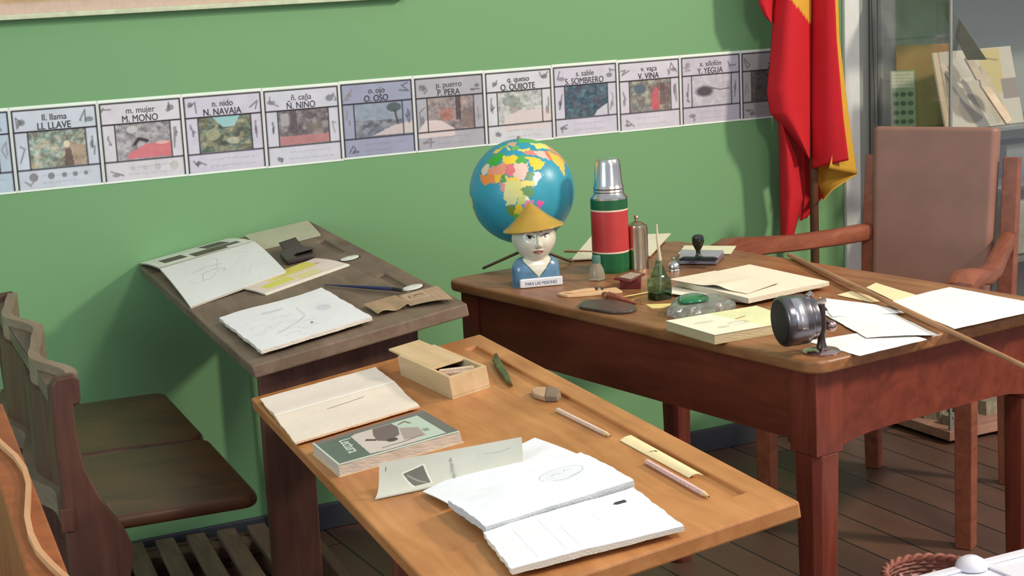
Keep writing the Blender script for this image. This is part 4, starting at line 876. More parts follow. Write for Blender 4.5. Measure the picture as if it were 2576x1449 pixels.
view = (CPOS-(gc0+gcen)); view.normalize()
lonc, tilt = 30, 12
zax = (CU*math.cos(math.radians(0))+Vector((0, 0, 0))).normalized()
right = CR.copy(); fwd = view; up = fwd.cross(right)*-1
up = right.cross(fwd)*-1 if right.cross(fwd).z < 0 else right.cross(fwd)
axis = (up-fwd*.10+right*(-.06)).normalized()
e0 = (fwd-axis*fwd.dot(axis)).normalized(); e1 = axis.cross(e0)
LO, LA = np.meshgrid(-180+360*np.arange(n1)/n1+lonc, -90+180*np.arange(n2+1)/n2)
DD = (np.cos(np.radians(LO-lonc))[..., None]*np.array(e0)+np.sin(np.radians(LO-lonc))[..., None]*np.array(e1))*np.cos(np.radians(LA))[..., None]+np.sin(np.radians(LA))[..., None]*np.array(axis)
vs = [tuple(v) for v in (np.array(gcen)+DD*R_).reshape(-1, 3)]
L2 = (LO+180) % 360-180; CC = np.zeros(LO.shape+(3,)); CC[:] = S(56, 150, 172)
CC *= (1+.25*(vnoise((L2+200)*.06, (LA+100)*.06, 3)-.5))[..., None]
JX = lonc-4+(L2-lonc+4)/1.15+(vnoise((L2+200)*.25, (LA+100)*.25, 5, 5)-.5)*7; JY = LA/1.15+(vnoise((L2+200)*.25+9, (LA+100)*.25, 8, 5)-.5)*6
for cc, P in GEO:
    ins = np.zeros(L2.shape, bool)
    for i in range(len(P)):
        x0, y0 = P[i]; x1, y1 = P[(i+1) % len(P)]
        if y0 != y1: ins ^= ((y0 > JY) != (y1 > JY)) & (JX < (x1-x0)*(JY-y0)/(y1-y0)+x0)
    CC[ins] = S(cc)
cs = [tuple(c) for c in CC.reshape(-1, 3)]
b = MB(); fs = [(j*n1+i, j*n1+(i+1) % n1, (j+1)*n1+(i+1) % n1, (j+1)*n1+i) for j in range(n2) for i in range(n1)]
b.add(vs, fs, cs); b.build('globe_ball', mat_print('globe_varnish', .35, .4), t, smooth=True)
tp = gcen+axis*R_; MB().tube([tp-axis*.002, tp+axis*.006], [.006, .003], 14).build('pole_cap', BRASSY, t, smooth=True)

# ---------------- porcelain collecting bust
MBu = upright(1349, 716, ang=math.radians(-13)) @ Matrix.Scale(1.11, 4)
t = thing('porcelain_bust', 'painted porcelain bust wearing a yellow conical hat, on the left corner of the teacher desk', 'figurine', MBu)
k = mpp(MBu.translation)
POR = mat_print('glazed_porcelain', .22, .5, coat=.4)
# shoulders: rounded block narrowing upward, blue robe
def loft(b, rings, cols=None, n=40, power=2.6):
    vs = []; cs = []
    for (z, cx, cy, rx, ry, pw), col in zip(rings, cols):
        for i in range(n):
            a = 2*PI*i/n; c, s_ = math.cos(a), math.sin(a)
            x = cx+rx*math.copysign(abs(c)**(2/pw), c); y = cy+ry*math.copysign(abs(s_)**(2/pw), s_)
            vs.append((x, y, z)); cs.append(S(col(x, y, z)) if callable(col) else S(col))
    m = len(rings); fs = [tuple(range(n))[::-1], tuple(range((m-1)*n, m*n))]+[(j*n+i, j*n+(i+1) % n, (j+1)*n+(i+1) % n, (j+1)*n+i) for j in range(m-1) for i in range(n)]
    b.add(vs, fs, cs); return b
BLUE, SKIN, DKG = (92, 128, 156), (218, 210, 190), (58, 96, 84)
def robe(x, y, z):
    if y < -.004:
        hgt = .0185+abs(x)*1.15
        if z > hgt and abs(x) < .026: return SKIN
        if z > hgt-.0035 and abs(x) < .028: return DKG
    if y > 0 and z > .050 and abs(x) < .020: return SKIN
    nz_ = noise.noise(Vector((x*60, y*60, z*60))); return tuple(int(c*(1+.16*nz_)) for c in BLUE)
rings = []
for j in range(91):
    q = j/90; z = .054*q
    rx = .0455*(1-.02*q)*(1 if q < .55 else math.sqrt(max(0, 1-((q-.55)/.45)**2.6))*.55+.45)
    ry = .024*(1 if q < .5 else 1-.42*((q-.5)/.5)**2)
    rings.append((z, 0, 0, rx, ry, 3.2-1.0*q))
loft(MB(), rings, [robe]*91, n=260).build('blue_robe', POR, t, smooth=True)
b = MB(); loft(b, [(.040+.030*j/6, 0, .001, .0195-.002*math.sin(PI*j/6), .017, 2) for j in range(7)], [SKIN]*7, n=32); b.build('neck', POR, t, smooth=True)
# head
n1, n2 = 260, 170; vs = []; cs = []
HZ, RX, RY, RZ = .086, .0385, .036, .040
def g(x, z, x0, z0, sx, sz): return math.exp(-((x-x0)/sx)**2-((z-z0)/sz)**2)
for j in range(n2+1):
    ph_ = -PI/2+PI*j/n2
    for i in range(n1):
        th_ = 2*PI*i/n1
        nx, ny, nz_ = math.cos(ph_)*math.sin(th_), -math.cos(ph_)*math.cos(th_), math.sin(ph_)
        wx = 1.0-.20*max(0, -nz_-.1)**1.4-.06*max(0, nz_)
        x = RX*nx*wx; y = RY*ny; z = RZ*nz_*(1.06 if nz_ < 0 else .9)
        front = max(0, -ny)
        if ny < 0:
            f = front**.7
            y -= f*(.0085*g(x, z, 0, -.0075, .0048, .0060)+.0050*g(x, z, 0, .004, .0032, .010)+.0030*g(x, z, 0, -.0285, .009, .006)+.0038*g(x, z, 0, -.0178, .0085, .0030)+.0034*g(x, z, 0, -.0222, .0065, .0028)+.0028*g(x, z, .0155, -.008, .010, .011)+.0028*g(x, z, -.0155, -.008, .010, .011)+.0022*g(x, z, .0045, -.0095, .0025, .0028)+.0022*g(x, z, -.0045, -.0095, .0025, .0028))
            y += f*(.0034*g(x, z, .0145, .0068, .0085, .0050)+.0034*g(x, z, -.0145, .0068, .0085, .0050)+.0012*g(x, z, 0, -.0203, .008, .0010)-.0018*g(x, z, .0142, .0060, .0060, .0032)-.0018*g(x, z, -.0142, .0060, .0060, .0032))
        c = list(SKIN)
        if ny < -.15:
            for sx in (-1, 1):
                ex_, ez_ = (x-sx*.0142), z-.0062-sx*.0004
                ez2 = ez_-abs(ex_)*.0-ex_*sx*.18
                if (ex_/.0086)**2+(ez2/.0036)**2 < 1: c = [236, 232, 218]
                if abs((ez2-.0030*math.sqrt(max(0, 1-(ex_/.0082)**2)))) < .0009 and abs(ex_) < .0086: c = [46, 38, 36]
                if (ex_+sx*-.0004)**2+(ez2-.0004)**2 <   .0031**2: c = [40, 30, 26]
                bz = z-.0150-.0030*(1-((x-sx*.0145)/.010)**2)-(x-sx*.014)*sx*.20
                if abs(bz) < .0011 and abs(x-sx*.0145) < .0098: c = [70, 60, 54]
            if (x/.0092)**2+((z+.0200)/.0036)**2 < 1: c = [176, 116, 108]
            if abs(z+.0198-.0010*math.cos(x*420)) < .0006 and abs(x) < .0098: c = [92, 50, 46]
            for sx in (-1, 1):
                if ((x-sx*.0032)/.0013)**2+((z+.0130)/.0009)**2 < 1: c = [120, 84, 74]
        vs.append((x, y, z+HZ)); cs.append(S(c))
Mh = Matrix.Translation((0, -.001, 0)) @ Matrix.Rotation(math.radians(-3), 4, 'Z') @ Matrix.Diagonal((1.03, 1, 1.08, 1)) @ Matrix.Translation((0, 0, -.004))
b = MB().add(vs, [(j*n1+i, j*n1+(i+1) % n1, (j+1)*n1+(i+1) % n1, (j+1)*n1+i) for j in range(n2) for i in range(n1)], cs)
hd = b.build('head', POR, t, M=Mh, smooth=True)
for sx in (-1, 1):
    b = MB(); loft(b, [(.074+.022*j/8, sx*.0365, .004, .0032*math.sin(PI*(j+.5)/9)+.0008, .0065*math.sin(PI*(j+.5)/9)+.001, 2) for j in range(9)], [SKIN]*9, n=16); b.build('ear', POR, hd, smooth=True)
# hat
YH = mat_plain('yellow_glaze', (184, 142, 46), .25, var=.1, scale=24, coat=.5)
b = MB(); b.lathe([(.0, .0425), (.003, .0420), (.012, .0335), (.030, .0170), (.046, .0050), (.0525, .0012), (.0535, -.0012), (.052, -.0024), (.044, .0012), (.028, .008), (0, .012)], 56)
b.build('conical_hat', YH, t, M=Matrix.Translation((-.001, -.001, .1085)) @ Matrix.Scale(1.06, 4) @ Matrix.Rotation(math.radians(-5), 4, 'Y') @ Matrix.Rotation(math.radians(-3), 4, 'X'), smooth=True)
# plaque
b = MB(); b.prism(rrect(-.040, .0008, .0415, .0175, .003), 0, .006)
pl = b.build('name_plaque', mat_plain('white_glaze', (224, 220, 222), .25, var=.05), t, M=Matrix.Translation((.002, -.024, 0)) @ Matrix.Rotation(PI/2, 4, 'X'), bevel=.0022, seg=3)
text('PARA LAS MISIONES', .0085, None, 0, .0055, .0061, (84, 92, 120), 'plaque_lettering', pl, xs=.80)

# ---------------- thermos
t = thing('thermos_flask', 'tall green thermos flask with red band and aluminium cup lid', 'thermos flask', upright(1538, 681))
k = mpp(t.matrix_world.translation); r0 = 46.5*k
GRN = mat_plain('green_enamel', (22, 92, 52), .35, var=.08, scale=10); REDP = mat_plain('red_enamel', (186, 54, 54), .4, var=.06, scale=8); CRM = mat_plain('cream_line', (228, 196, 170), .4)
zz = lambda y: (681-y)*k*1.02
MB().lathe([(0, 0), (r0*.95, 0), (r0*.98, .004), (r0, .01), (r0, zz(632)), (0, zz(632))], 56).build('flask_base', GRN, t, smooth=True)
MB().lathe([(0, zz(632)), (r0*1.004, zz(632)), (r0*1.004, zz(628)), (0, zz(628))], 56).build('cream_ring', CRM, t, smooth=True)
MB().lathe([(0, zz(628)), (r0*1.002, zz(628)), (r0*1.002, zz(529)), (0, zz(529))], 56).build('red_band', REDP, t, smooth=True)
MB().lathe([(0, zz(529)), (r0*1.004, zz(529)), (r0*1.004, zz(525)), (0, zz(525))], 56).build('cream_ring', CRM, t, smooth=True)
MB().lathe([(0, zz(525)), (r0, zz(525)), (r0, zz(501)), (0, zz(501))], 56).build('flask_collar', GRN, t, smooth=True)
b = MB(); b.lathe([(0, zz(501)), (r0*1.0, zz(501)), (r0*1.0, zz(497)), (r0*.84, zz(489)), (r0*.80, zz(485)), (r0*.84, zz(482)), (r0*.80, zz(478)), (r0*.84, zz(474)), (r0*.81, zz(470)), (r0*.76, zz(464)), (r0*.68, zz(418)), (r0*.665, zz(410)), (r0*.60, zz(404)), (0, zz(402))], 56)
b.build('cup_lid', METAL, t, smooth=True)
# ---------------- nickel can
t = thing('nickel_can', 'tarnished nickel cylinder with small knobbed lid standing behind the thermos flask', 'can', upright(1605, 674))
k = mpp(t.matrix_world.translation); r0 = 27.5*k; zz = lambda y: (674-y)*k*1.02
MB().lathe([(0, 0), (r0, 0), (r0, .002), (r0*.98, .004), (r0*.99, zz(580)), (r0*.97, zz(570)), (0, zz(572))], 48).build('can_body', BRASSY, t, smooth=True)
MB().lathe([(0, zz(573)), (r0*.93, zz(571)), (r0*.90, zz(566)), (r0*.62, zz(563)), (r0*.5, zz(560)), (r0*.3, zz(558)), (r0*.16, zz(556)), (r0*.14, zz(552)), (r0*.24, zz(548)), (r0*.18, zz(543)), (0, zz(542))], 32).build('knobbed_lid', BRASSY, t, smooth=True)
# ---------------- small glass jar
t = thing('glass_jar', 'small round glass jar with teal cap in front of the thermos flask', 'jar', upright(1502, 705))
k = mpp(t.matrix_world.translation); zz = lambda y: (705-y)*k*1.02
JG = mat_liquidglass('milky_glass', (214, 206, 180), .18, trans=.75)
MB().lathe([(0, 0), (17*k, .0005), (20.5*k, .003), (20*k, zz(690)), (17*k, zz(676)), (11*k, zz(664)), (10*k, zz(660)), (0, zz(660))], 36).build('jar_body', JG, t, smooth=True)
MB().lathe([(0, zz(661)), (11*k, zz(661)), (11*k, zz(646)), (10*k, zz(643)), (0, zz(643))], 32).build('jar_cap', mat_plain('teal_cap', (74, 120, 104), .5), t, smooth=True)
# ---------------- dark red box with tilted plate
t = thing('red_box', 'little dark red box with a thin tray tilted on top, in front of the thermos', 'box', TS @ Matrix.Translation(loc(TS, 1585, 716)))
o_ = loc(TS, 1585, 716)
P = [p-o_ for p in TP([(1559, 728), (1612, 727), (1614, 712), (1566, 713)])]
REDB = mat_plain('oxblood_lacquer', (104, 32, 30), .35, var=.15)
MB().prism([(p.x, p.y) for p in P], .0003, .016).build('box_body', REDB, t, bevel=.0012)
P = [p-o_ for p in TP([(1544, 702), (1585, 710), (1624, 697), (1588, 690)], .018)]; hz = (.0165, .0165, .022, .021)
vs = [(p.x, p.y, h) for p, h in zip(P, hz)]+[(p.x, p.y, h+.0035) for p, h in zip(P, hz)]
MB().add(vs, [(3, 2, 1, 0), (4, 5, 6, 7), (0, 1, 5, 4), (1, 2, 6, 5), (2, 3, 7, 6), (3, 0, 4, 7)]).build('tray', REDB, t, bevel=.0008)
c_ = sum(P, Vector())/4; P2 = [c_+(p-c_)*.7 for p in P]
MB().add([(p.x, p.y, c_.z*0+h+.0036) for p, h in zip(P2, (.0175, .0175, .0205, .0200))]+[(p.x, p.y, h+.0050) for p, h in zip(P2, (.0175, .0175, .0205, .0200))], [(3, 2, 1, 0), (4, 5, 6, 7), (0, 1, 5, 4), (1, 2, 6, 5), (2, 3, 7, 6), (3, 0, 4, 7)]).build('label_card', mat_plain('worn_label_card', (168, 150, 128), .7, var=.3, scale=200), t)
# ---------------- square ink bottle with brush
t = thing('ink_bottle', 'square green glass bottle with a thin pen standing in its neck', 'bottle', upright(1660, 752, ang=math.radians(6)))
k = mpp(t.matrix_world.translation); zz = lambda y: (752-y)*k*1.02; hw = 26*k
GG = mat_glass('green_bottle_glass', (.50, .66, .48), .10, .04); INK = mat_plain('dark_green_ink', (34, 58, 32), .15)
ring = lambda z, q, r: [(x, y, z) for x, y in rrect(-q, -q*.8, q, q*.8, r, 4)]
def loftr(b, secs):
    vs = []; n = len(secs[0])
    for s_ in secs: vs += s_
    m = len(secs); return b.add(vs, [tuple(range(n))[::-1], tuple(range((m-1)*n, m*n))]+[(j*n+i, j*n+(i+1) % n, (j+1)*n+(i+1) % n, (j+1)*n+i) for j in range(m-1) for i in range(n)])
secs = [ring(.0005, hw, .3*hw), ring(zz(706), hw, .3*hw), ring(zz(701), hw*.97, .3*hw), ring(zz(698), hw*.80, .4*hw), ring(zz(680), hw*.60, .45*hw), ring(zz(668), hw*.40, .3*hw), ring(zz(664), hw*.36, .28*hw), ring(zz(656), hw*.34, .27*hw)]
loftr(MB(), secs).build('bottle_glass', GG, t, smooth=True)
loftr(MB(), [ring(.0015, hw*.93, .3*hw), ring(zz(734), hw*.93, .3*hw)]).build('ink', INK, t, smooth=True)
MB().tube([(.002, 0, .006), (.004, .0, zz(660)), (-.0015, .0, zz(600)), (-.002, 0, zz(565))], [.0012, .0034, .0026, .0014], 12).build('pen_handle', mat_plain('pale_bone', (212, 196, 160), .4), t, smooth=True)
A = TP([(1640, 776), (1672, 775), (1692, 764), (1624, 766)]); cv = Cv(5, 3, 8, 6, (226, 206, 130)); tag(sheet('yellow_slip', A, cv, .0005, .0001, M=TS), 'small yellow paper slip under the green ink bottle', 'paper')
# ---------------- call bell
t = thing('call_bell', 'small silver desk call bell beside the ink stamp', 'bell', upright(1696, 681))
k = mpp(t.matrix_world.translation)
MB().lathe([(0, 0), (17*k, 0), (17.5*k, .002), (16*k, .0045), (0, .0045)], 36).build('base_ring', METAL, t, smooth=True)
MB().lathe([(0, .0045), (15*k, .0055), (15.5*k, .008), (13*k, .016), (8*k, .0205), (0, .022)], 36).build('dome', METAL, t, smooth=True)
MB().lathe([(0, .021), (2*k, .021), (2*k, .026), (3.2*k, .027), (2.8*k, .029), (0, .030)], 16).build('striker_button', METAL, t, smooth=True)
# ---------------- rubber stamp and pad
A = TP([(1706, 640), (1838, 640), (1852, 620), (1722, 619)], .001); cv = Cv(12, 8, 20, 12, (226, 220, 186)); tag(sheet('cream_card', A, cv, .0012, .0003, M=TS), 'cream card lying behind the ink pad at the back of the teacher desk', 'card')
o_ = loc(TS, 1757, 655); t = thing('ink_pad', 'flat grey metal ink pad under the black handled stamp', 'ink pad', TS @ Matrix.Translation((o_.x, o_.y, 0)))
P = [p-o_ for p in TP([(1708, 667), (1803, 668), (1822, 646), (1712, 644)])]
LIL = mat_plain('lilac_grey_tin', (136, 128, 142), .35, .4, var=.08)
MB().prism([(p.x, p.y) for p in P], .0016, .010).build('tin_base', LIL, t, bevel=.0015)
P2 = [(p.x*.99, p.y*.99) for p in P]; MB().prism(P2, .0104, .0150).build('tin_lid', mat_plain('pale_lilac_tin', (176, 172, 186), .3, .4), t, bevel=.0015)
o2 = loc(TS, 1757, 655, .0155); px_ = (P[1]-P[0]).normalized()
t = thing('rubber_stamp', 'black ball handled rubber stamp resting on the grey ink pad', 'stamp', TS @ Matrix.Translation((o2.x, o2.y, .0155)) @ Matrix.Rotation(math.atan2(px_.y, px_.x), 4, 'Z'))
k = mpp(t.matrix_world.translation)
GB = mat_plain('glossy_black_green', (14, 26, 18), .12, var=.1, coat=.6)
b = MB(); b.box((-46*k, -.012, 0), (46*k, .012, .003)); b.prism([(-50*k, -.009), (50*k, -.009), (50*k, .009), (-50*k, .009)], .003, .0075, [(-38*k, -.007), (38*k, -.007), (38*k, .007), (-38*k, .007)]); b.build('stamp_plate', BLACK, t, bevel=.001)
zt_ = lambda y: (641-y)*k
MB().lathe([(0, .006), (13*k, .007), (8*k, .010), (5.5*k, zt_(622)), (6*k, zt_(615)), (10*k, zt_(608)), (14*k, zt_(600)), (16.2*k, zt_(590)), (14.5*k, zt_(580)), (9*k, zt_(575.5)), (0, zt_(574))], 32).build('handle', GB, t, smooth=True)
# ---------------- papers at the back
A = TP([(1438, 656), (1636, 646), (1688, 590), (1487, 598)], .003); cv = Cv(20, 16, 20, 16, (230, 222, 196))
tag(sheet('cream_folder', A, cv, .003, .0003, M=TS, layers=3, edge=(200, 178, 150)), 'cream folder at the back of the teacher desk behind thermos and can', 'folder')
a, c = loc(TS, 1420, 632, .006), loc(TS, 1500, 634, .006); d = c-a
tag(MB().prism(rrect(0, -.006, d.length, .006, .004), 0, .004).build('wooden_lath', mat_wood('reddish_lath', (150, 96, 66), (180, 122, 88), 'X'), None, TS @ Matrix.Translation((a.x, a.y, .0040)) @ Matrix.Rotation(math.atan2(d.y, d.x), 4, 'Z'), bevel=.001), 'flat reddish wooden lath lying on the cream folder left of the thermos', 'lath')
# ---------------- wooden tongs / compass
o_ = loc(TS, 1480, 736); t = thing('wooden_compass', 'pale wooden two-legged compass lying in front of the glass jar', 'compass', TS @ Matrix.Translation((o_.x, o_.y, 0)))
PW = mat_plain('pale_pinkish_wood', (222, 178, 134), .5, var=.08)
L0 = lambda pts, h=.003: [(p.x-o_.x, p.y-o_.y) for p in TP(pts, h)]
MB().prism(L0([(1403, 740), (1420, 736), (1450, 736), (1497, 732), (1550, 725), (1566, 735), (1510, 740), (1450, 745), (1428, 746), (1414, 744)]), .0004, .0055).build('lower_leg', PW, t, bevel=.001)
MB().prism(L0([(1418, 737), (1440, 732), (1470, 727), (1494, 725), (1498, 729), (1470, 732), (1440, 737)], .007), .0058, .0085).build('upper_leg', PW, t, bevel=.0008)
q = loc(TS, 1507, 727, .008); MB().lathe([(0, .0055), (.0035, .0055), (.004, .009), (.002, .0105), (0, .0108)], 16, c=(q.x-o_.x, q.y-o_.y)).build('joint_screw', METAL, t, smooth=True)
MB().prism(L0([(1484, 723), (1516, 722), (1518, 726), (1486, 727)], .008), .006, .0078).build('joint_plate', mat_plain('dark_iron', (84, 72, 60), .4, .8), t)
# ---------------- reddish clip and gold wire
o_ = loc(TS, 1570, 748); t = thing('wire_clip', 'small reddish clip with gold wire loops between ink bottle and oval dark plate', 'clip', TS @ Matrix.Translation((o_.x, o_.y, 0)))
P3 = lambda pts: [Vector((p.x-o_.x, p.y-o_.y, h)) for (x, y, h) in pts for p in [loc(TS, x, y, h)]]
CU_ = mat_plain('copper_red', (168, 92, 72), .4, .3, var=.3, scale=90); GO = mat_plain('gold_wire', (222, 178, 110), .3, .8)
MB().tube(P3([(1521, 745, .006), (1532, 742, .008), (1548, 746, .009), (1562, 751, .007), (1582, 757, .005), (1600, 763, .003)]), [.005, .0065, .006, .005, .004, .002], 14).build('clip_body', CU_, t, smooth=True)
MB().tube(P3([(1519, 742, .0055), (1523, 740, .0055)]), [.0055, .005], 14).build('clip_cap', mat_plain('dark_copper', (104, 76, 60), .5, .3), t, smooth=True)
MB().tube(P3([(1562, 748, .003), (1600, 741, .003), (1634, 734, .003)]), .0012, 8).build('straight_wire', GO, t, smooth=True)
MB().tube(P3([(1586, 756, .003), (1600, 751, .005), (1612, 748, .006), (1620, 752, .005), (1612, 758, .003), (1620, 763, .003), (1602, 763, .002), (1590, 760, .002)]), .0012, 8).build('wire_loop', GO, t, smooth=True)
q = P3([(1588, 756, .003)])[0]; MB().lathe([(0, 0), (.005, 0), (.0055, .002), (.003, .0035), (0, .004)], 16, c=(q.x, q.y)).build('disc', GO, t, smooth=True)
# ---------------- oval dark plate
P = TP([(1455, 766), (1462, 758), (1480, 753), (1510, 752), (1550, 756), (1590, 763), (1603, 771), (1599, 778), (1575, 783), (1540, 784), (1510, 779), (1480, 774), (1460, 771)], .006); o_ = sum(P, Vector())/len(P); o_.z = 0
tag(MB().prism(chaikin([(p.x-o_.x, p.y-o_.y) for p in P]), .0003, .006).build('oval_plate', mat_plain('dark_slate', (76, 64, 56), .35, var=.2, scale=40), None, TS @ Matrix.Translation(o_), bevel=.002, seg=3), 'flat oval dark plate at the near edge of the teacher desk', 'plate')
# ---------------- crystal inkwell
P = TP([(1676, 795), (1700, 803), (1800, 792), (1852, 776), (1812, 762), (1694, 770)], .0); o_ = sum(P, Vector())/6; o_.z = 0
t = thing('crystal_inkwell', 'chunky cut glass inkwell with domed emerald green lid', 'inkwell', TS @ Matrix.Translation(o_))
CG = mat_liquidglass('cut_crystal', (226, 230, 222), .10, 1.5, .9)
b = MB(); Q = [(p.x-o_.x, p.y-o_.y) for p in P]
m_ = 8; rr = random.Random(3)
lay = []
for z, q in ((.0004, .98), (.006, 1.0), (.012, .97), (.018, .88), (.0215, .74)):
    ringp = []
    for i in range(6):
        a0_, a1_ = Q[i], Q[(i+1) % 6]
        for s_ in range(m_): ringp.append(((a0_[0]*(1-s_/m_)+a1_[0]*s_/m_)*q*(1+(rr.uniform(-.03, .03) if .003 < z < .02 else 0)), (a0_[1]*(1-s_/m_)+a1_[1]*s_/m_)*q*(1+(rr.uniform(-.03, .03) if .003 < z < .02 else 0)), z+(rr.uniform(-.001, .001) if .003 < z < .02 else 0)))
    lay.append(ringp)
loftr(b, lay).build('glass_block', CG, t)
P = TP([(1700, 752), (1706, 743), (1730, 738), (1765, 737), (1785, 743), (1786, 750), (1765, 756), (1730, 761), (1708, 760)], .027)
c_ = sum(P, Vector())/len(P); pr = [(.94, 0), (1.0, .003), (.92, .007), (.6, .0095), (.2, .0105)]
lay = [[((p.x-c_.x)*q+c_.x-o_.x, (p.y-c_.y)*q+c_.y-o_.y, .0216+z) for p in P] for q, z in pr]
loftr(MB(), lay).build('green_lid', mat_plain('emerald_glaze', (10, 104, 62), .15, var=.15, coat=.5), t, smooth=True, sub=1)
# ---------------- open ledger
A = TP([(1883, 764), (2086, 719), (1886, 675), (1700, 718)], .008); cv = Cv(30, 24, 60, 48, (238, 224, 200)); cv.noise(.2, .03, 2)
t = thing('open_ledger', 'large blank open ledger in the middle of the teacher desk', 'ledger', TS)
sheet('page_block', A, cv, .009, .0004, top=lambda u, v: .0012*math.sin(3*u+1), parent=t, edge=(214, 200, 176), layers=4)
A = TP([(1880, 766), (1900, 752), (1826, 728), (1682, 716)], .005); A = TP([(1852, 757), (1890, 757), (1690, 713), (1684, 727)], .006)
A = TP([(1690, 741), (1880, 764), (1850, 736), (1690, 722)], .004); cv = Cv(20, 8, 60, 24, (244, 234, 214))
sheet('left_leaf', A, cv, .0012, .0006, top=lambda u, v: .006*math.exp(-((u-.62)/.22)**2)*v, parent=t, edge=(150, 132, 110), flat=False)
A = TP([(1682, 716), (1880, 750), (1960, 724), (1800, 694)], .011); cv = Cv(20, 8, 60, 24, (236, 220, 196))
sheet('lifted_leaf', A, cv, .0010, .010, top=lambda u, v: (.0055*math.exp(-((u-.62)/.12)**2)-.002*u)*(1-v), parent=t, edge=(130, 104, 84), flat=False)
# ---------------- thick yellow-edged book
hb = .0175; A = TP([(1797, 842), (2008, 806), (1903, 769), (1675, 807)], hb); o_ = Vector((A[0].x, A[0].y, 0)); A = [p-o_ for p in A]; Ag = [Vector((p.x, p.y, 0)) for p in A]
t = thing('thick_book', 'thick book with pale yellowish illustrated cover beside the pencil sharpener', 'book', TS @ Matrix.Translation(o_))
cc_ = (Ag[0]+Ag[1]+Ag[2]+Ag[3])/4; cv = Cv(4, 4, 20, 12, (170, 150, 110))
sheet('page_block', [p+(p-cc_)*-.012 for p in Ag], cv, hb-.0030, .0016, parent=t, edge=(196, 176, 140), layers=10)
cv = Cv(20, 14, 100, 70, (238, 232, 206)); cv.poly([(12, 0), (20, 0), (20, 14), (9, 14)], (214, 216, 146), .6).ell(9.5, 5.0, 2.2, 1.2, (172, 150, 130), .6, .5).ell(9.3, 4.9, 1.6, .8, (236, 228, 204)).ell(4.4, 8.8, 2.2, .8, (196, 184, 176), .6, .5).ell(5.2, 3.8, 1.4, .7, (186, 176, 160), .6).line([(11, 7.6), (13.5, 8.4)], .6, (170, 120, 104), .8).writing(11, 9, 18, 13, 4, (140, 134, 110), .6, .12, 5, .6).noise(.4, .08, 3)
sheet('front_cover', H(A, (hb-.0012,)*4), cv, .0014, 0, parent=t, edge=(206, 196, 166))
sheet('back_cover', Ag, Cv(4, 4, 6, 4, (180, 160, 120)), .0013, .0002, parent=t, edge=(176, 154, 116))
# ---------------- pencil sharpener
wb = WS(2067, 887); t = thing('pencil_sharpener', 'desk-mounted metal crank pencil sharpener on the near corner of the teacher desk', 'pencil sharpener', Matrix.Translation(wb))
k = mpp(wb); GUN = mat_plain('dark_gunmetal', (120, 116, 120), .28, .9, var=.12, scale=12); CHR = mat_plain('pink_tinged_chrome', (196, 176, 172), .2, 1, var=.05)
vd = Vector((wb.x, wb.y, 0)).normalized(); lf = Vector((-vd.y, vd.x, 0)); ax = (lf*.90+vd*-.40+Vector((0, 0, -.04))).normalized()
MB().lathe([(0, 0), (46*k, 0), (47*k, .003), (42*k, .006), (14*k, .009), (0, .009)], 44).build('base_disc', CHR, t, smooth=True)
rB_ = 0
rB = 64*k; Lb = .058; cb = Vector((0, 0, 94*k))+ax*(Lb*.52+.011)
Mx = Matrix.Translation(cb-ax*(Lb*.46)) @ ax.to_track_quat('Z', 'Y').to_matrix().to_4x4()
MB().lathe([(0, 0), (rB*.82, 0), (rB*.86, .003), (rB*.86, .010), (rB*.95, .013), (rB, .018), (rB, Lb-.006), (rB*.97, Lb-.002), (rB*.90, Lb), (0, Lb)], 56).build('drum', GUN, t, M=Mx, smooth=True)
MB().lathe([(0, Lb), (rB*.88, Lb), (rB*.84, Lb+.0015), (0, Lb+.0015)], 48).build('end_cap', mat_plain('matt_black_metal', (34, 30, 34), .55, .3), t, M=Mx, smooth=True)
b = MB(); 
for a_ in range(7):
    pass
vs = []; n = 14
for i in range(n+1):
    a_ = math.radians(-40+85*i/n)
    for z in (.026, Lb-.014): vs.append((rB*1.004*math.cos(a_), rB*1.004*math.sin(a_), z))
win = b.add(vs, [(2*i, 2*i+1, 2*i+3, 2*i+2) for i in range(n)]).build('polished_window', mat_plain('bright_steel', (206, 204, 208), .25, .9), t, M=Mx @ Matrix.Rotation(math.radians(0), 4, 'Z'), smooth=True, solid=.001)
upv = (Mx.to_3x3().inverted() @ Vector((0, 0, 1))); tow = (Mx.to_3x3().inverted() @ (-vd)); mixv = upv*.45+tow*.9; win.matrix_local = Mx @ Matrix.Rotation(math.atan2(mixv.y, mixv.x)-math.radians(2), 4, 'Z')
pst = Vector((0, 0, .007)); pt = cb-ax*(Lb*.30)
MB().tube([pst, Vector((0, 0, .018)), Vector((0, 0, .03)), Vector((0, 0, 92*k-rB*.4)), Vector((0, 0, 92*k+rB*.5))], [.010, .0068, .0060, .0085, .0065], 16).build('stand_post', mat_plain('dark_post_metal', (86, 74, 74), .35, .8), t, smooth=True)
ce = cb-ax*(Lb*.52)
tp_ = CPOS+CF*((wb-CPOS).dot(CF)+.03)+CR*((2080-CX)*k)-CU*((757-CY)*k)-wb
kn = CPOS+CF*((wb-CPOS).dot(CF)+.012)+CR*((2096-CX)*k)-CU*((820-CY)*k)-wb
MB().tube([ce, ce-ax*.010], [.010, .006], 16).build('crank_shaft', CHR, t, smooth=True)
ar = MB().tube([ce-ax*.009+Vector((0, 0, .012)), ce-ax*.010, (ce-ax*.012).lerp(kn, .5), kn.lerp(ce-ax*.012, .35)], [.003, .0045, .004, .004], 12, .6).build('crank_arm', mat_plain('dark_arm_metal', (96, 84, 84), .3, .8), t, smooth=True)
dk = (CR*.98-CU*.05+CF*.1).normalized(); MK = Matrix.Translation(kn-dk*.014) @ dk.to_track_quat('Z', 'Y').to_matrix().to_4x4()
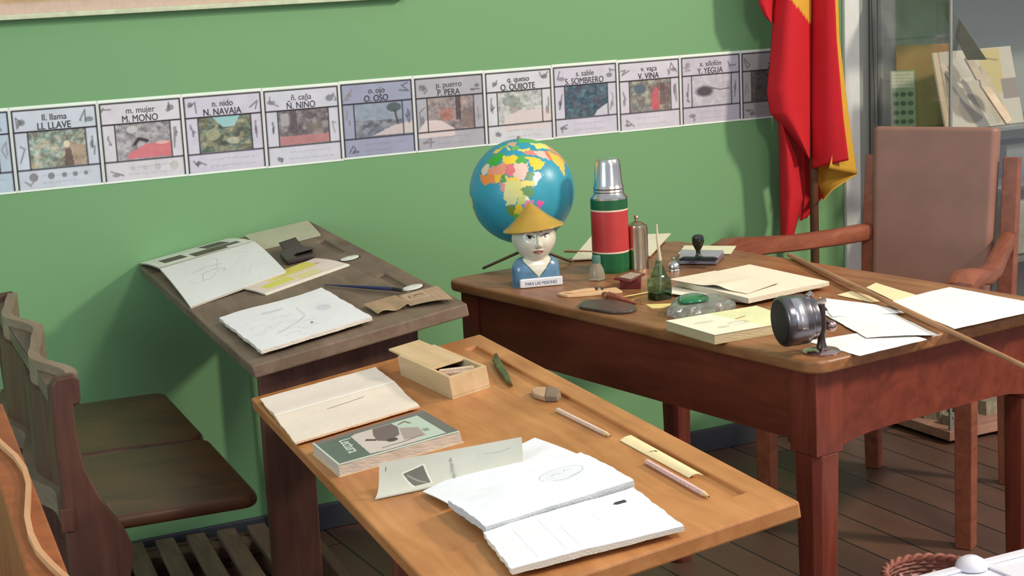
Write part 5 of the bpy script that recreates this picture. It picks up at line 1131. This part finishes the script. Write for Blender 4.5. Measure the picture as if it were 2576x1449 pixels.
MB().lathe([(0, -.006), (.003, -.006), (.0035, .000), (.0075, .005), (.0095, .012), (.0085, .018), (.005, .0215), (0, .0225)], 28).build('crank_knob', mat_plain('rosy_knob_metal', (176, 146, 142), .25, .9), t, M=MK, smooth=True)
MB().tube([cb-ax*(Lb*.40)+Vector((0, 0, rB*.50)), tp_], [.005, .0055], 14).build('pencil_clamp', CHR, t, smooth=True)
MB().tube([cb-ax*(Lb*.30)+Vector((0, 0, rB*.86)), cb-ax*(Lb*.44)+Vector((0, 0, rB*.98))], [.005, .005], 14).build('clamp_screw', CHR, t, smooth=True)
# ---------------- loose papers at the right end
WHT = (240, 236, 230); CRE = (240, 216, 170)
def loose(name, pts, h, col, label, top=None, seed=1):
    A = TP(pts, h); c = Cv(29, 20, 50, 34, col); c.noise(.2, .03, seed)
    if seed == 3: c.line([(3, 9), (12, 11)], .1, (190, 190, 200), .6)
    return tag(sheet(name, A, c, .0006, h, top=top, M=TS, edge=tuple(int(v*.8) for v in col), flat=False, wob=.001, seed=seed), label, 'paper', None)
loose('paper_sheet', [(2162, 896), (2332, 855), (2240, 826), (2029, 859)], .0002, WHT, 'white sheet nearest the pencil sharpener base, at the desk corner', seed=2)
loose('paper_sheet', [(2180, 852), (2362, 846), (2217, 776), (2062, 786)], .0012, WHT, 'white sheet under the pointer, behind the sheet at the desk corner', lambda u, v: .002*math.sin(PI*u), 3)
loose('paper_sheet', [(2092, 800), (2280, 790), (2200, 769), (2062, 752)], .0022, (236, 234, 232), 'white sheet just behind the pencil sharpener crank', None, 6)
loose('paper_sheet', [(2194, 762), (2232, 756), (2141, 733), (2105, 743)], .0004, CRE, 'small cream corner of paper beside the pointer', None, 4)
loose('paper_sheet', [(2398, 834), (2480, 800), (2203, 716), (2179, 728)], .0032, CRE, 'long cream sheet under the pointer at the right end of the desk', None, 5)
loose('paper_sheet', [(2402, 834), (2650, 778), (2389, 729), (2236, 766)], .0042, (244, 238, 226), 'large white sheet at the far right edge of the teacher desk', lambda u, v: .001*math.sin(PI*u*.8)*v, 7)
# ---------------- pointer stick
a = loc(TS, 1984, 641, .0058); c = loc(TS, 2400, 838, .0150); d = (c-a); L1 = d.length*1.75
t = thing('wooden_pointer', 'long tapering wooden pointer lying across the teacher desk and overhanging its near edge', 'pointer', TS @ Matrix.Translation(a) @ d.to_track_quat('X', 'Z').to_matrix().to_4x4())
b = MB(); b.tube([(0, 0, 0), (.004, 0, 0), (L1*.5, 0, 0), (L1, 0, 0)], [.0052, .0056, .0050, .0034], 8).build('shaft', mat_wood('pointer_wood', (150, 100, 68), (190, 140, 104), 'X', .5), t, smooth=False)

# ================================================================== basket and white trestle at the bottom right
p = Vector((0, 0, 0)); d_ = CF+CR*((2352-CX)/FPX)-CU*((1450-CY)/FPX); q = CPOS+d_*((.16-HCAM)/d_.z)
t = thing('wicker_basket', 'small round wicker basket with twisted rim on the floor under the teacher desk', 'basket', Matrix.Translation((q.x, q.y, 0)))
kk = (q-CPOS).dot(CF)/FPX; rb = 128*kk; WK = mat_plain('reddish_wicker', (150, 96, 84), .55, var=.25, scale=40)
prof = [(rb*.7, 0), (rb*.7, .001), (rb*.78, .05), (rb*.88, .10), (rb*.95, .155)]
b = MB(); n = 40
for j in range(20):
    z = .006+j*.0078; r = rb*(.70+.25*(z/.16))
    pts = [((r+.0022*(1 if (i+j) % 2 else -1))*math.cos(2*PI*i/n), (r+.0022*(1 if (i+j) % 2 else -1))*math.sin(2*PI*i/n), z) for i in range(n+1)]
    pts = [((r+.0022*(1 if (i+j) % 2 else -1))*math.cos(2*PI*(i % n)/n), (r+.0022*(1 if (i+j) % 2 else -1))*math.sin(2*PI*(i % n)/n), z) for i in range(n+1)]
    b.tube(pts, .0036, 6)
b.build('woven_wall', WK, t, smooth=True)
b = MB(); 
for s0 in (0, PI):
    b.tube([((rb*.97+.0045*math.cos(a_*14+s0))*math.cos(a_), (rb*.97+.0045*math.cos(a_*14+s0))*math.sin(a_), .165+.0045*math.sin(a_*14+s0)) for a_ in [2*PI*i/180 for i in range(181)]], .0046, 8)
b.build('twisted_rim', mat_plain('polished_wicker', (176, 112, 96), .35, var=.15, scale=40), t, smooth=True)
MB().lathe([(0, .001), (rb*.7, .001), (rb*.7, .005), (0, .005)], 40).build('basket_bottom', WK, t)
b = MB(); rr = random.Random(5)
for i in range(170):
    a_, r_ = rr.uniform(0, 2*PI), rb*.84*math.sqrt(rr.random()); zc = .118+rr.uniform(0, .022); l_ = rr.uniform(.008, .022); an = rr.uniform(0, 2*PI)
    b.tube([(r_*math.cos(a_)-l_*math.cos(an), r_*math.sin(a_)-l_*math.sin(an), zc), (r_*math.cos(a_), r_*math.sin(a_), zc+rr.uniform(.0, .012)), (r_*math.cos(a_)+l_*math.cos(an), r_*math.sin(a_)+l_*math.sin(an), zc+rr.uniform(-.004, .006))], rr.uniform(.0025, .006), 6)
o = tag(b.build('wood_shavings', mat_plain('pinkish_shavings', (186, 150, 142), .7, var=.3, scale=90), None, Matrix.Translation((q.x, q.y, 0)), smooth=True), 'heap of pinkish shavings and scraps filling the wicker basket', 'shavings'); o['kind'] = 'stuff'
# white low table whose corner shows
F_ = Matrix.Translation((0, 0, .42))
hh = .42
W4 = [loc(I4, x, y, hh) for x, y in ((2290, 1452), (2560, 1383))]
ed = (W4[1]-W4[0]).normalized(); nr = Vector((ed.y, -ed.x, 0))
FW = Matrix(((ed.x, -nr.x, 0, W4[0].x), (ed.y, -nr.y, 0, W4[0].y), (0, 0, 1, 0), (0, 0, 0, 1)))
t = thing('white_table', 'low white table with raised rim at the bottom right corner of the picture', 'table', FW)
WP = mat_plain('white_plastic', (226, 226, 236), .35, var=.02)
Lw = .42
MB().box((-.04, -.34, hh-.03), (Lw, 0, hh-.006)).build('table_top', WP, t, bevel=.006)
MB().box((-.04, -.018, hh-.006), (Lw, 0, hh)).build('rim', WP, t, bevel=.002)
MB().box((.135, -.34, hh-.006), (.150, -.019, hh-.001)).build('rib', WP, t, bevel=.002)
b = MB().at(Matrix.Translation((.115, -.012, hh-.004))); b.lathe([(0, 0), (.026, 0), (.026, .004), (.022, .012), (.012, .018), (0, .020)], 28); b.build('corner_boss', WP, t, smooth=True)
for x in (-.03, Lw-.03):
    for y in (-.33, -.03): MB().box((x, y, 0), (x+.025, y+.025, hh-.03)).build('leg', WP, t, bevel=.002)
# put every thing's own origin at the middle of its base
bpy.context.view_layer.update()
for r in [o for o in list(COL.objects) if o.type == 'EMPTY' and o.parent is None]:
    pts = []
    for ch in r.children_recursive:
        Mc = r.matrix_world.inverted() @ ch.matrix_world
        pts += [Mc @ Vector(c) for c in ch.bound_box] if ch.type == 'MESH' else []
    if not pts: continue
    lo_ = [min(p[i] for p in pts) for i in range(3)]; hi_ = [max(p[i] for p in pts) for i in range(3)]
    off = Vector(((lo_[0]+hi_[0])/2, (lo_[1]+hi_[1])/2, lo_[2]))
    keep = [(ch, ch.matrix_basis.copy()) for ch in r.children]; r.matrix_world = r.matrix_world @ Matrix.Translation(off)
    for ch, m_ in keep: ch.matrix_basis = Matrix.Translation(-off) @ m_
